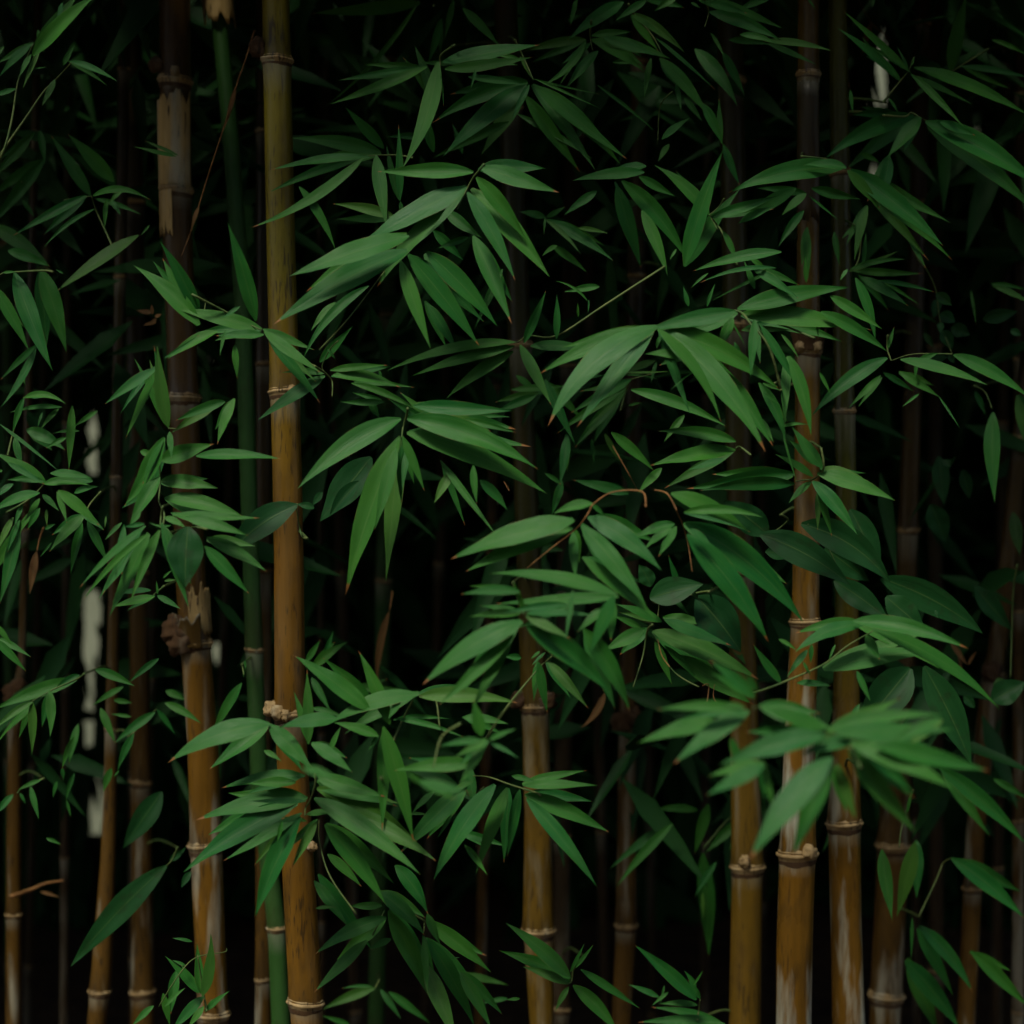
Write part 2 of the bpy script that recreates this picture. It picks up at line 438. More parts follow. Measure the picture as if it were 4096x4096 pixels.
CULMS = []          # (function z -> axis point) for branches to grow from
def culm(label, pts, d, mats, nodes, step=1150, lean_d=0.0, ring=True, group=None, top=4.2, name='bamboo_culm', buds=(), scar=True):
    """pts: (x, y, width) photo positions of the axis, nodes: y of the rings; runs from the ground to its leafy top"""
    pts = sorted(pts, key=lambda p: p[1])
    def axis(y):
        if y <= pts[0][1]: a, b = (pts[0], pts[1])
        elif y >= pts[-1][1]: a, b = (pts[-2], pts[-1])
        else:
            for a, b in zip(pts, pts[1:]):
                if a[1] <= y <= b[1]: break
        t = (y - a[1]) / (b[1] - a[1])
        x = a[0] + (b[0] - a[0]) * t
        tw = min(1.15, max(-0.15, t)) if (y < pts[0][1] or y > pts[-1][1]) else t
        return x, max(a[2] * 0.8, a[2] + (b[2] - a[2]) * tw)
    def world(y):
        x, w = axis(y)
        dd = d + lean_d * (y - 3864) / 7728
        return P(x, y, dd), w * T * dd / 3864 * 0.5
    sc = T * d / 3864
    y_ground = 3864 + CAM_H / sc + 40
    y_top = 3864 - (top - CAM_H) / sc
    ys = sorted(nodes)
    while ys[0] - step > y_top: ys.insert(0, ys[0] - step * rnd.uniform(0.9, 1.1))
    while ys[-1] + step * 0.8 < y_ground: ys.append(ys[-1] + step * 0.8 * rnd.uniform(0.9, 1.1))
    e0, _ = world(y_ground)
    root = empty(name, (e0.x, e0.y, 0))
    tag(root, label, 'bamboo', group)
    seg = [y_top] + ys + [y_ground]
    R0 = root.location
    SIDES = 22
    for i in range(len(seg) - 1):
        y0, y1 = seg[i], seg[i + 1]
        verts, faces, uvs = [], [], []
        tlist = (0, 0.03, 0.08, 0.25, 0.5, 0.75, 0.92, 0.97, 1.0)
        fl = (1.07, 1.015, 0.985, 0.985, 0.985, 0.99, 1.0, 1.04, 1.10)
        for ti, t in enumerate(tlist):
            y = y0 + (y1 - y0) * t
            p, r = world(y)
            for s in range(SIDES + 1):
                th = 2 * math.pi * s / SIDES
                rr = r * fl[ti] * (1 + 0.012 * math.sin(th * 2 + i))
                verts.append(p + Vector((math.cos(th) * rr, math.sin(th) * rr, 0)) - R0)
                uvs.append((s / SIDES, t))
        W = SIDES + 1
        for a in range(len(tlist) - 1):
            for s in range(SIDES):
                faces.append((a * W + s, (a + 1) * W + s, (a + 1) * W + s + 1, a * W + s + 1))
        m = mats if not isinstance(mats, (list, tuple)) else next(mm for ym, mm in mats if (y0 + y1) / 2 < ym)
        mesh_obj('internode', verts, faces, m, root, uvs)
    if ring:
        for y in ys:
            p, r = world(y)
            h = r * 0.20
            prof = [(-1.7, 1.0), (-1.3, 1.07), (-0.7, 1.10), (-0.35, 1.18), (0.1, 1.20), (0.4, 1.12), (0.62, 1.05), (0.8, 1.10), (1.05, 1.11), (1.3, 1.05), (1.8, 1.0)]
            verts, faces = [], []
            tilt = rnd.uniform(-0.10, 0.10)
            ph = rnd.random() * 6
            for q, (hz, rr) in enumerate(prof):
                for s in range(SIDES):
                    th = 2 * math.pi * s / SIDES
                    jag = 1 + 0.025 * math.sin(th * 5 + ph) + 0.02 * math.sin(th * 11 + ph * 2) + rnd.uniform(-0.02, 0.02)
                    verts.append(p - R0 + Vector((math.cos(th) * r * rr * jag, math.sin(th) * r * rr * jag, hz * h + tilt * r * math.cos(th) + rnd.uniform(-.1, .1) * h)))
            for a in range(len(prof) - 1):
                for s in range(SIDES):
                    s2 = (s + 1) % SIDES
                    faces.append((a * SIDES + s, a * SIDES + s2, (a + 1) * SIDES + s2, (a + 1) * SIDES + s))
            ring_o = mesh_obj('node_ring', verts, faces, M_RING, root)
            verts, faces = [], []
            for q, (hz, rr) in enumerate(((-1.5, 1.075), (-1.8, 1.07), (-2.4, 1.035), (-2.9, 1.012))):
                for s in range(SIDES):
                    th = 2 * math.pi * s / SIDES
                    pj = (0.9 * noise.noise(Vector((th * 2.2, y * 0.01, q)))) if q == 3 else 0
                    verts.append(p - R0 + Vector((math.cos(th) * r * rr, math.sin(th) * r * rr, (hz + pj) * h + tilt * r * math.cos(th))))
            for a in range(3):
                for s in range(SIDES):
                    s2 = (s + 1) % SIDES
                    faces.append((a * SIDES + s, (a + 1) * SIDES + s, (a + 1) * SIDES + s2, a * SIDES + s2))
            mesh_obj('node_scar', verts, faces, M_SCAR, ring_o)
    for (y, ang, size) in buds:
        bud(root, world, y, ang, size)
    CULMS.append((world, y_ground, y_top, d))
    return root, world

def bud(root, world, y, ang, size):
    """knobbly dormant branch bud on a node"""
    p, r = world(y)
    dirv = Vector((math.cos(ang), math.sin(ang), 0.25))
    c = p + dirv * r * 1.15 - root.location
    bm = bmesh.new()
    bmesh.ops.create_icosphere(bm, subdivisions=3, radius=1)
    for v in bm.verts:
        q = v.co.copy()
        d1 = noise.noise(q * 2.3 + Vector((y * .01, ang, 0))) * 0.5 + noise.noise(q * 5.5) * 0.3
        q = q * (1 + d1)
        v.co = c + Vector((q.x * size * (0.75 + abs(dirv.x) * .4), q.y * size * 0.8, q.z * size))
    me = bpy.data.meshes.new('branch_bud')
    bm.to_mesh(me); bm.free()
    me.materials.append(M_RING if size < 0.012 else M_SCAR)
    me.polygons.foreach_set('use_smooth', [True] * len(me.polygons))
    link(bpy.data.objects.new('branch_bud', me), root)

def sheath(root, world, y0, y1, a0, a1, off=1.07, ragged_top=0.3, ragged_bot=0.1, mat=None, flare=0.0, name='sheath'):
    """dry sheath: a thin torn shell wrapped round part of the culm (angles seen from above, -90 deg faces the camera)"""
    nA, nH = 20, 12
    verts, faces, uvs = [], [], []
    tops = [ragged_top * (0.5 + 0.5 * noise.noise(Vector((i * 0.37, y0 * 0.01, 3)))) + ragged_top * 0.6 * abs(noise.noise(Vector((i * 1.7, y0, 1)))) for i in range(nA + 1)]
    bots = [ragged_bot * abs(noise.noise(Vector((i * 1.3, y1 * 0.01, 7)))) for i in range(nA + 1)]
    for layer in (0, 1):
        for h in range(nH + 1):
            for i in range(nA + 1):
                t0, t1 = tops[i], 1 - bots[i]
                t = t0 + (t1 - t0) * h / nH
                p, r = world(y0 + (y1 - y0) * t)
                a = math.radians(a0 + (a1 - a0) * i / nA)
                edge = abs(i / nA - 0.5) * 2
                rr = r * (off + 0.05 * edge ** 3 + flare * (1 - h / nH) ** 2 + 0.015 * noise.noise(Vector((i * .6, h * .5, y0)))) + (0.0012 if layer else 0)
                verts.append(p + Vector((math.cos(a) * rr, math.sin(a) * rr, 0)) - root.location)
                uvs.append((i / nA, h / nH))
    W = nA + 1
    o = W * (nH + 1)
    for h in range(nH):
        for i in range(nA):
            a = h * W + i
            faces.append((a, a + W, a + W + 1, a + 1))
            faces.append((o + a, o + a + 1, o + a + W + 1, o + a + W))
    for i in range(nA):
        faces.append((i, i + 1, o + i + 1, o + i)); b = nH * W + i
        faces.append((b + 1, b, o + b, o + b + 1))
    for h in range(nH):
        a = h * W
        faces.append((a + W, a, o + a, o + a + W)); a = h * W + nA
        faces.append((a, a + W, o + a + W, o + a))
    return mesh_obj(name, verts, faces, mat or M_SHEATH, root, uvs)

def nums(s):
    out = []
    for part in s.replace('\n', ';').split(';'):
        part = part.strip()
        if part:
            out.append([float(a) for a in part.split()])
    return out

def spray(label, d, q, stems, leaves, mat=None, prof=prof_bamboo, name='leafy_branch', cat='branch', grow=True, stem_r=0.0016, spread=0.05, group='leafy bamboo branches', stem_mat=None):
    ox, oy = 1932 * q[0], 1932 * q[1]
    stem_lists = [[(float(a.split(',')[0]) + ox, float(a.split(',')[1]) + oy) for a in s.split()] for s in stems.split('|') if s.strip()]
    lv = nums(leaves)
    if stem_lists:
        nx, ny = stem_lists[0][-1]
    else:
        nx = sum(l[0] for l in lv) / len(lv) + ox
        ny = sum(l[1] for l in lv) / len(lv) + oy
    node = P(nx, ny, d)
    root = empty(name, node)
    tag(root, label, cat, group)
    sc = T * d / 3864
    for si, sl_ in enumerate(stem_lists):
        n = len(sl_)
        pts = [P(x, y, d + 0.02 * math.sin(i * 1.3 + si)) for i, (x, y) in enumerate(sl_)]
        r = stem_r if si == 0 else stem_r * 0.6
        tube('stem', pts, [r * (0.45 + 0.55 * i / max(1, n - 1)) for i in range(n)], stem_mat or M_STEM, root)
    for l in lv:
        bx, by, tx, ty, w = l[:5]
        k = l[5] if len(l) > 5 else 0.5
        b = l[6] if len(l) > 6 else None
        dk = d + (0.10 if k < 0.2 else 0.0) + (-0.02 if k > 0.9 else 0.0) + rnd.uniform(-spread, spread) * 0.5
        lenpx = math.hypot(tx - bx, ty - by)
        B = P(bx + ox, by + oy, dk)
        E = P(tx + ox, ty + oy, dk - rnd.uniform(-0.10, 0.30) * lenpx * sc)
        E = E + (E - B) * 0.03
        if prof is prof_bamboo:
            lim = (0.20 if d < 2.06 else 0.175) * lenpx
            if w > lim: w = lim + 0.4 * (w - lim)
            if mat is None and lenpx > 320 and rnd.random() < (0.8 if d < 2.13 else 0.5):
                # a sister blade tucked behind
                an = rnd.choice((-1, 1)) * rnd.uniform(0.12, 0.34)
                ca, sa = math.cos(an), math.sin(an)
                f = rnd.uniform(0.7, 0.97)
                dx, dy = (tx - bx) * f, (ty - by) * f
                d2 = dk + rnd.uniform(0.04, 0.10)
                B2 = P(bx + ox + rnd.uniform(-20, 20), by + oy + rnd.uniform(-20, 20), d2)
                E2 = P(bx + ox + dx * ca - dy * sa, by + oy + dx * sa + dy * ca, d2 - rnd.uniform(-0.1, 0.2) * lenpx * sc)
                make_leaf(root, B2, E2, w * sc * rnd.uniform(0.75, 1.0), k * rnd.uniform(0.3, 0.8), None, mat, prof)
        make_leaf(root, B, E, w * sc, min(k, 1.05), b, mat, prof, twist=(rnd.uniform(-.12, .12) if k > 1.05 else None), fold=(rnd.uniform(.05, .2) if k > 1.05 else None))
    if grow:
        # the twig that carries the spray: back into the grove, then to the nearest culm
        eye = Vector((0, 0, CAM_H))
        view = (node - eye).normalized()
        best = None
        for world, yg, yt, cd in CULMS:
            if cd < d + 0.15 or cd > d + 2.6: continue
            for dy in (0, 300, 700):
                p, r = world(ny + dy)
                ang = view.angle((p - eye).normalized()) + 0.02 * (cd - d)
                if best is None or ang < best[0]:
                    best = (ang, p)
        pts = [node]
        if best:
            gap_ = (best[1] - eye).length - (node - eye).length
            q1 = node + view * (gap_ * 0.3)
            q2 = node + view * (gap_ * 0.75)
            pts += [q1, q2, q2.lerp(best[1], 0.6) + Vector((0, 0.02, 0.01)), best[1]]
        else:
            pts += [node + view * 0.3, node + view * 0.7]
        tube('twig', pts, [stem_r * (0.8 + 0.15 * i) for i in range(len(pts))], stem_mat or M_STEM, root, sub=5)
    return root
# ------------------------------------------------------------------ the setting: ground, added wall behind, grove
def ground():
    n = 60
    verts, faces = [], []
    def coord(i):
        t = (i / n) * 2 - 1
        return 60 * t * abs(t) ** 1.6
    for j in range(n + 1):
        for i in range(n + 1):
            x, y = coord(i), 4 + coord(j)
            z = 0.05 * noise.noise(Vector((x * .7, y * .7, 0))) - 0.03
            s = min(1.0, max(0.0, (y - 9.0) / 4.0))
            z -= 4.2 * s * s * (3 - 2 * s)          # the ground drops away behind the grove
            verts.append((x, y, z))
    for j in range(n):
        for i in range(n):
            a = j * (n + 1) + i
            faces.append((a, a + 1, a + n + 2, a + n + 1))
    g = mesh_obj('ground', verts, faces, M_SOIL)
    tag(g, 'dark soil and leaf litter under the bamboo', None, None, 'structure')
ground()

def wall():  # assumed backing, added to set how bright the gaps look
    x0, x1, y0, y1, h = -9, 9, 15.0, 15.3, 7.0
    bm = bmesh.new()
    bmesh.ops.create_cube(bm, size=1)
    for v in bm.verts:
        v.co = Vector(((x0 + x1) / 2 + v.co.x * (x1 - x0), (y0 + y1) / 2 + v.co.y * (y1 - y0), 1.25 + v.co.z * 11.5))
    bmesh.ops.create_cube(bm, size=1)
    bm.verts.ensure_lookup_table()
    for v in bm.verts[8:]:
        v.co = Vector(((x0 + x1) / 2 + v.co.x * (x1 - x0 + .2), (y0 + y1) / 2 + v.co.y * 0.5, h + 0.03 + v.co.z * .16))
    me = bpy.data.meshes.new('added_pale_wall')
    bm.to_mesh(me); bm.free()
    me.materials.append(M_ADDED_WALL)
    tag(link(bpy.data.objects.new('added_pale_wall', me)), 'pale wall added behind the grove to brighten the gaps', 'wall')
wall()

# openings in the thicket through which the added pale wall shows (x0, x1, y0, y1 in photo units)
GAPS = [(630, 755, 4480, 5040), (650, 715, 5075, 5160), (640, 710, 5270, 5690), (680, 785, 5930, 6300), (690, 765, 6290, 6680), (690, 735, 6780, 6940),
        (670, 740, 3190, 3330), (660, 740, 3420, 3560), (6560, 6690, 130, 290), (6560, 6690, 350, 520), (6545, 6690, 560, 790), (7360, 7400, 560, 660), (7320, 7400, 870, 1000),
        (7280, 7330, 6620, 6800), (7270, 7320, 6850, 7130), (7240, 7310, 7420, 7700), (0, 40, 2500, 2700), (1615, 1660, 4790, 4970), (6570, 6630, 1250, 1330), (1605, 1660, 4310, 4400)]
def in_gap(x, y, m=0):
    for a, b, c, e in GAPS:
        if c - m <= y <= e + m and a - m - 40 <= x <= b + m + 40:
            t = abs((y - (c + e) / 2) / max(1.0, (e - c) / 2))
            half = 0.78 * (b - a) / 2 * max(0.0, 1 - t ** 9) ** 0.5 * (1 + 0.3 * noise.noise(Vector((y * 0.006, a * 0.1, 0))))
            mid = (a + b) / 2 + 16 * noise.noise(Vector((y * 0.006, a * 0.13, 5)))
            if abs(x - mid) <= half + m: return True
    return False

def to_photo(p):
    return (3864 + p.x / (T * p.y) * 3864, 3864 - (p.z - CAM_H) / (T * p.y) * 3864)

def leaf_mass(name, label, count, place, size, kind='stuff', mat=None, seed=1, test=True, m=0, stray=0.0):
    r = random.Random(seed)
    verts, faces, uvs = [], [], []
    tries = 0
    made = 0
    while made < count and tries < count * 4:
        tries += 1
        c, ax, nrm = place(r)
        ln = size * r.uniform(0.65, 1.3)
        wd = ln * r.uniform(0.13, 0.24)
        ax = ax.normalized()
        s = ax.cross(nrm)
        if s.length < 1e-3: continue
        s = s.normalized()
        nn = s.cross(ax)
        if test and c.y > 0.3 and r.random() > stray:
            bad = False
            for t in (0, .08, .17, .25, .33, .42, .5, .58, .67, .75, .83, .92, 1):
                for sg in (-0.5, 0, 0.5):
                    x, y = to_photo(c + ax * (ln * t) + Vector((0, 0, -0.12 * ln * t * t)) + s * (wd * sg))
                    if in_gap(x, y, m): bad = True
            if bad: continue
        b = len(verts)
        dr = Vector((0, 0, -1)) * ln * 0.12
        rows = ((0.0, 0.06), (0.3, 1.0), (0.65, 0.7), (1.0, 0.02))
        for t, f in rows:
            p = c + ax * (ln * t) + dr * (t * t)
            verts += [p - s * (wd * .5 * f), p + nn * (-0.04 * ln * f), p + s * (wd * .5 * f)]
            uvs += [(0, t), (0.5, t), (1, t)]
        for i in range(3):
            a = b + i * 3
            faces += [(a, a + 1, a + 4, a + 3), (a + 1, a + 2, a + 5, a + 4)]
        made += 1
    o = mesh_obj(name, verts, faces, mat or M_MASS, None, uvs)
    tag(o, label, None, None, kind)
    return o

def rv(r):
    while True:
        v = Vector((r.uniform(-1, 1), r.uniform(-1, 1), r.uniform(-1, 1)))
        if 0.1 < v.length < 1: return v.normalized()

def place_back(r):
    y = r.uniform(6.6, 8.6)
    return Vector((r.uniform(-3.6, 3.6), y, r.uniform(-0.2, 5.2))), rv(r) + Vector((0, 0, -0.6)), rv(r) * 0.7 + Vector((0, -1, 0.3))
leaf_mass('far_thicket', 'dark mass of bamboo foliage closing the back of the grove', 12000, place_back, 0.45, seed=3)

def place_back2(r):
    y = r.uniform(9.0, 10.5)
    return Vector((r.uniform(-4.4, 4.4), y, r.uniform(-0.2, 6.0))), rv(r) + Vector((0, 0, -0.6)), rv(r) * 0.6 + Vector((0, -1, 0.3))
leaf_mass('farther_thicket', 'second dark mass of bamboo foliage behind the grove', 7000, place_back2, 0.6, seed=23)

BLACK = [(2500, 3850, 3800, 5000), (6650, 7728, 1700, 4300), (5000, 5500, 5300, 7728), (3400, 3900, 5900, 7728), (0, 700, 6300, 7728)]
def place_shade(r):
    while True:
        px, py, y = r.uniform(-200, 7900), -300 + r.random() ** 1.25 * 6200, r.uniform(2.85, 3.8)
        if not any(a < px < b and e < py < f for a, b, e, f in BLACK) or r.random() < 0.12: break
    return P(px, py, y), Vector((r.uniform(-1, 1), r.uniform(-.5, .3), r.uniform(-1, 0.15))), rv(r) * 0.7 + Vector((0, -1, 0.6))
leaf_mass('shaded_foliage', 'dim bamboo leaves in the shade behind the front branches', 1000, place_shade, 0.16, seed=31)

def place_fill(r):
    a, b, e, f = r.choice(GAPS)
    y = r.uniform(6.5, 7.6)
    px, py = r.uniform(a - 520, b + 520), r.uniform(e - 520, f + 420)
    return P(px, py, y), rv(r) * 0.5 + Vector((0, 0, -1.2)), rv(r) * 0.5 + Vector((0, -1, 0.2))
leaf_mass('gap_side_foliage', 'small dark leaves framing the pale gaps at the back', 16000, place_fill, 0.13, seed=13, m=-12, stray=0.006)

def place_shade_canopy(r):  # unseen crown, made dense to keep light off the back of the grove
    y = r.uniform(2.75, 8.5)
    return Vector((r.uniform(-5, 5), y, 1.5 + 0.31 * y + 0.1 + r.random() ** 1.5 * 1.6)), rv(r) + Vector((0, -0.3, -0.5)), rv(r) * 0.8 + Vector((0, -0.2, 1))
leaf_mass('grove_shade_canopy', 'leafy crown of the grove overhead, packed unseen to block sky light', 20000, place_shade_canopy, 0.42, seed=4, test=False)

def place_brow(r):  # leaves added above the frame, shaped to shade the upper culms
    y = r.uniform(2.0, 2.8)
    return Vector((r.uniform(-2.6, 2.6), y, 1.5 + 0.30 * y + 0.26 + r.random() * 0.5)), rv(r) + Vector((0, -0.4, -0.6)), rv(r) * 0.8 + Vector((0, -0.3, 1))
leaf_mass('added_shade_brow', 'unseen foliage added over the grove front to shade the culm tops', 2300, place_brow, 0.24, seed=6, test=False)

def place_sky_blocker(r):  # leaves added behind the camera to cut the low sky light
    y = r.uniform(-6.5, -5.0)
    return Vector((r.uniform(-9, 9), y, r.random() ** 0.8 * (5.0 + 0.8 * math.sin(y * 3)))), rv(r) + Vector((0, 0, -0.4)), rv(r) * 0.8 + Vector((0, 1, 0.3))
leaf_mass('added_sky_blocker', 'unseen thicket added behind the camera to block low sky light', 10000, place_sky_blocker, 0.5, seed=8, test=False)

def place_side(r):  # leaves added outside the frame to keep light out from the sides
    s = r.choice((-1, 1))
    y = r.uniform(2.6, 8.0)
    return Vector((s * (0.42 * y + 0.3 + r.random() * 1.5), y, r.uniform(0, 4))), rv(r) + Vector((0, 0, -0.5)), rv(r) * 0.8 + Vector((-s, -.4, 0.3))
leaf_mass('added_side_blocker', 'unseen bamboo foliage added either side to block side light', 6000, place_side, 0.42, seed=5, test=False)

# ------------------------------------------------------------------ culms one can tell apart
main, W_main = culm('tallest orange-brown culm, olive at its top, in front left of centre',
    [(2080, 0, 212), (2122, 1932, 222), (2176, 3864, 224), (2190, 5400, 232), (2224, 6100, 240), (2272, 6930, 250), (2312, 7640, 244)], 2.45, M_MAIN,
    [455, 2950, 5390, 7560], step=2200, buds=[(400, math.radians(195), .013), (5380, math.radians(200), .011), (5400, math.radians(235), .010), (5420, math.radians(262), .008), (2990, math.radians(300), .006), (6340 + 70, math.radians(330), .007)])
left, W_left = culm('brown culm with a torn pale sheath near its top, left of the tallest culm',
    [(1318, 0, 235), (1325, 1000, 232), (1335, 1700, 225), (1440, 4400, 228), (1530, 5600, 236), (1560, 6500, 244), (1610, 7728, 232)], 2.72, M_LEFT,
    [610, 1430, 3000, 4850, 6375], step=1500, buds=[(540, math.radians(205), .012), (4780, math.radians(205), .022), (4880, math.radians(225), .018), (600, math.radians(280), .008)])
sheath(left, W_left, 640, 1435, -175, -25, ragged_top=0.22, ragged_bot=0.06, off=1.06)
sheath(left, W_left, 1440, 1800, -170, -95, ragged_top=0.05, ragged_bot=0.8, off=1.04)
sheath(left, W_left, 4340, 4790, -95, 10, ragged_top=0.45, ragged_bot=0.3, off=1.05, flare=0.06)
sheath(left, W_left, 4560, 4900, -170, -60, ragged_top=0.6, ragged_bot=0.25, off=1.15, flare=0.2, mat=M_BROWN)
green1, W_g1 = culm('slender dark green culm between the tallest culm and the sheathed brown one',
    [(1660, 200, 125), (1740, 1000, 130), (1820, 1932, 130), (1900, 4400, 130), (1960, 6000, 135), (2090, 7000, 140), (2120, 7728, 145)], 2.78, M_GREEN, [-400, 4900, 7000], step=2200)
sheath(green1, W_g1, -500, 215, -185, 5, ragged_top=0.1, ragged_bot=0.35, off=1.75, flare=0.25)
r1, W_r1 = culm('glossy tan culm with pale waxy patches painted as sheen, left one of the bright pair at lower right',
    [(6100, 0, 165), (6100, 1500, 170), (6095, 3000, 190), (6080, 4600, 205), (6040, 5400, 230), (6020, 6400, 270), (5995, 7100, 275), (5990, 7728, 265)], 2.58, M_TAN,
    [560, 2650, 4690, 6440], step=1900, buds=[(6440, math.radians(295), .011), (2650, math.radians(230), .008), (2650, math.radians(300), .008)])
sheath(r1, W_r1, 580, 1700, -160, -40, ragged_top=0.08, ragged_bot=0.25, off=1.03, mat=M_BROWN)
sheath(r1, W_r1, 2420, 2660, -170, -10, ragged_top=0.7, ragged_bot=0.1, off=1.14, flare=0.3, mat=M_SCAR)
r2, W_r2 = culm('smooth culm turning from dark green to golden brown, right one of the bright pair',
    [(6320, 0, 145), (6360, 2500, 150), (6385, 3600, 160), (6395, 5000, 190), (6370, 6210, 245), (6385, 7000, 235), (6405, 7728, 245)], 2.68,
    M_R2, [-700, 1300, 3100, 6210], step=1900)
r3, W_r3 = culm('dull brown culm with two pale rings right of the bright pair at the bottom edge',
    [(6960, 0, 120), (6930, 1530, 130), (6850, 4100, 150), (6800, 5200, 190), (6740, 6370, 235), (6690, 7500, 240)], 3.15, M_BROWN, [1530, 4000, 6380, 7510], step=1300)
r4, W_r4 = culm('leaning brown culm with a shaggy node near the right edge',
    [(7640, 3900, 130), (7560, 4700, 140), (7460, 5250, 145), (7360, 6300, 140), (7290, 7728, 140)], 3.2, M_BROWN, [3300, 5080, 6700], step=1500, buds=[(5080, math.radians(250), .018)])
m1, W_m1 = culm('olive culm with a pale ring under the central leaf fan',
    [(3960, 3500, 180), (4010, 4700, 200), (4040, 5400, 208), (4060, 6200, 205), (4060, 6950, 230), (4090, 7728, 185)], 2.88, M_OLIVE, [2600, 5330, 7020], step=1900, buds=[(5310, math.radians(200), .014), (5310, math.radians(320), .014)])
m2, W_m2 = culm('brown culm with a flaring pale ring, right of the olive central culm',
    [(4760, 4000, 130), (4740, 5000, 130), (4730, 6000, 140), (4725, 6980, 160), (4690, 7728, 150)], 3.2, M_BROWN, [3600, 5500, 6980], step=1600, buds=[(5470, math.radians(240), .02), (5420, math.radians(300), .018)])
m3, W_m3 = culm('dark olive culm standing just left of the bright pair at the bottom',
    [(5600, 4600, 200), (5640, 6540, 235), (5620, 7728, 240)], 2.85, M_OLIVE, [4300, 6540], step=1900, buds=[(6510, math.radians(255), .010)])
l1, W_l1 = culm('brown culm beside the pale gap at lower left',
    [(850, 5000, 90), (825, 6300, 105), (770, 7300, 155), (730, 7728, 150)], 3.0, M_BROWN, [3600, 5500, 7480], step=1500)
l2, W_l2 = culm('mottled dark culm second from the pale gap at lower left',
    [(1060, 5600, 150), (1075, 6900, 160), (1078, 7728, 180)], 3.25, M_BROWN, [5900, 7480], step=1500)
l3, W_l3 = culm('thin brown culm at the left edge with a ragged node',
    [(190, 4000, 60), (165, 5000, 60), (110, 5450, 110), (100, 7728, 120)], 3.1, M_BROWN, [4000, 5330, 6900], step=1500, buds=[(5240, math.radians(240), .018), (5200, math.radians(290), .015)])
l4, W_l4 = culm('dark culm with a pale ring tucked behind the foot of the tallest culm',
    [(1990, 5500, 120), (1990, 7390, 125), (1985, 7728, 130)], 2.95, M_BROWN, [4300, 7385], step=1700)
m4, W_m4 = culm('dim brown culm close behind the olive central culm',
    [(4270, 4500, 140), (4240, 6300, 130), (4230, 7728, 140)], 3.35, M_FAR, [4400, 6310], step=1700)

# ------------------------------------------------------------------ dim culms deeper in the grove
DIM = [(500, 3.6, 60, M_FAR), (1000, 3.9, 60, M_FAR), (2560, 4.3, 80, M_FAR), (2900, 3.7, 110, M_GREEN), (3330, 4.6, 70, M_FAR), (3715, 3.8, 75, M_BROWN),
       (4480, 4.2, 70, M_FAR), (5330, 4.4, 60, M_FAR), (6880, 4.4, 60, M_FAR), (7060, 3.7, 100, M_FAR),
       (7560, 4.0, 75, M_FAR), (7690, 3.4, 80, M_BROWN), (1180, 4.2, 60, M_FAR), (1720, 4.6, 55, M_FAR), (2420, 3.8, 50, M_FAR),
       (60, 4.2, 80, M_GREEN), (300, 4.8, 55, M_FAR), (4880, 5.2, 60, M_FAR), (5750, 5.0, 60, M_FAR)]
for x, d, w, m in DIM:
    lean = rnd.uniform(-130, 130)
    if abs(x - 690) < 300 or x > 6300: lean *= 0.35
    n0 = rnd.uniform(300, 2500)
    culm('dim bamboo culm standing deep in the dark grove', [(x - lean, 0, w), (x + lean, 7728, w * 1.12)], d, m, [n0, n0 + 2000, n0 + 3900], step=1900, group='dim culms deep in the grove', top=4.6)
# ------------------------------------------------------------------ leafy branches (positions in quarter-frame units, q = column,row)
# each leaf: base x y, tip x y, width, turn to the light [, bow]
BR = spray
BR('broad drooping leaves in the top left corner', 2.2, (0, 0), '250,330 150,570 120,700 90,900 30,1130 -60,1300', '''
 250 420 760 -60 120 .5; 235 335 0 575 75 .5; 285 225 335 395 75 .1; 300 380 175 665 42 .3; 235 410 150 575 60 .8; 235 520 355 505 16 .4; 120 670 -80 730 50 .4; 30 350 -120 500 60 .2; 470 20 440 165 60 1.1''')
BR('slender bare shoot with three small leaves near the top left edge', 2.25, (0, 0), '540,470 420,600 330,690 200,880 60,1080 -40,1230', '''
 530 462 880 612 52 1.0 .03; 478 492 562 345 72 .3; 415 600 318 797 75 .4''')
BR('dim pointed leaves round a twig left of the sheathed culm', 2.45, (0, 0), '690,1480 730,1600 790,1730 880,1930|690,1480 480,1510', '''
 685 1480 390 1030 140 .1; 860 1370 520 1020 200 -.2; 650 1475 110 1772 78 .5; 715 1578 330 1875 38 .4 .06; 803 1508 790 1722 46 .4; 700 1480 1120 1508 60 .4 .13; 935 1420 820 1535 60 .5; 840 1510 912 1625 72 .3; 1045 1775 430 2197 100 .9; 300 985 337 1232 92 .1; 260 1005 -30 1300 60 .0; 1130 1700 1060 1780 25 .3; 1330 1180 1010 1105 36 .4''')
BR('dark grassy leaves low on the left edge above the hanging trio', 2.55, (0, 0), '', '''
 220 1080 -40 1330 60 .1; 330 1200 -60 1700 110 -.1; -60 1700 360 1990 190 -.1; 170 1510 260 1640 60 .1''')
BR('thin dark leaf slanting across the gap right of the tallest culm top', 2.5, (1, 0), '', '''
 1230 5 520 800 46 .1 -.05; 1240 25 430 100 115 -.3; 1400 140 1300 480 90 -.3; 1490 0 1420 300 60 -.3''')
BR('bright leaf hanging straight down from a twig high in the centre', 2.3, (1, 0), '1395,590 1390,480 1400,410 1500,340', '''
 1372 468 1112 1248 142 1.1 -.06; 1290 505 580 777 90 .6 -.02; 1240 500 825 485 60 .1; 1160 520 665 597 44 .2; 1410 468 2122 342 125 .9; 1425 520 2080 430 95 .2; 1600 580 2040 640 62 .4; 1480 480 1240 470 50 .1; 1560 60 1840 350 100 .1;1360 780 1200 350 120 -.2; 1340 1150 1250 780 110 -.1; 1660 520 1620 670 30 .2; 1390 560 1415 800 18 .2''')
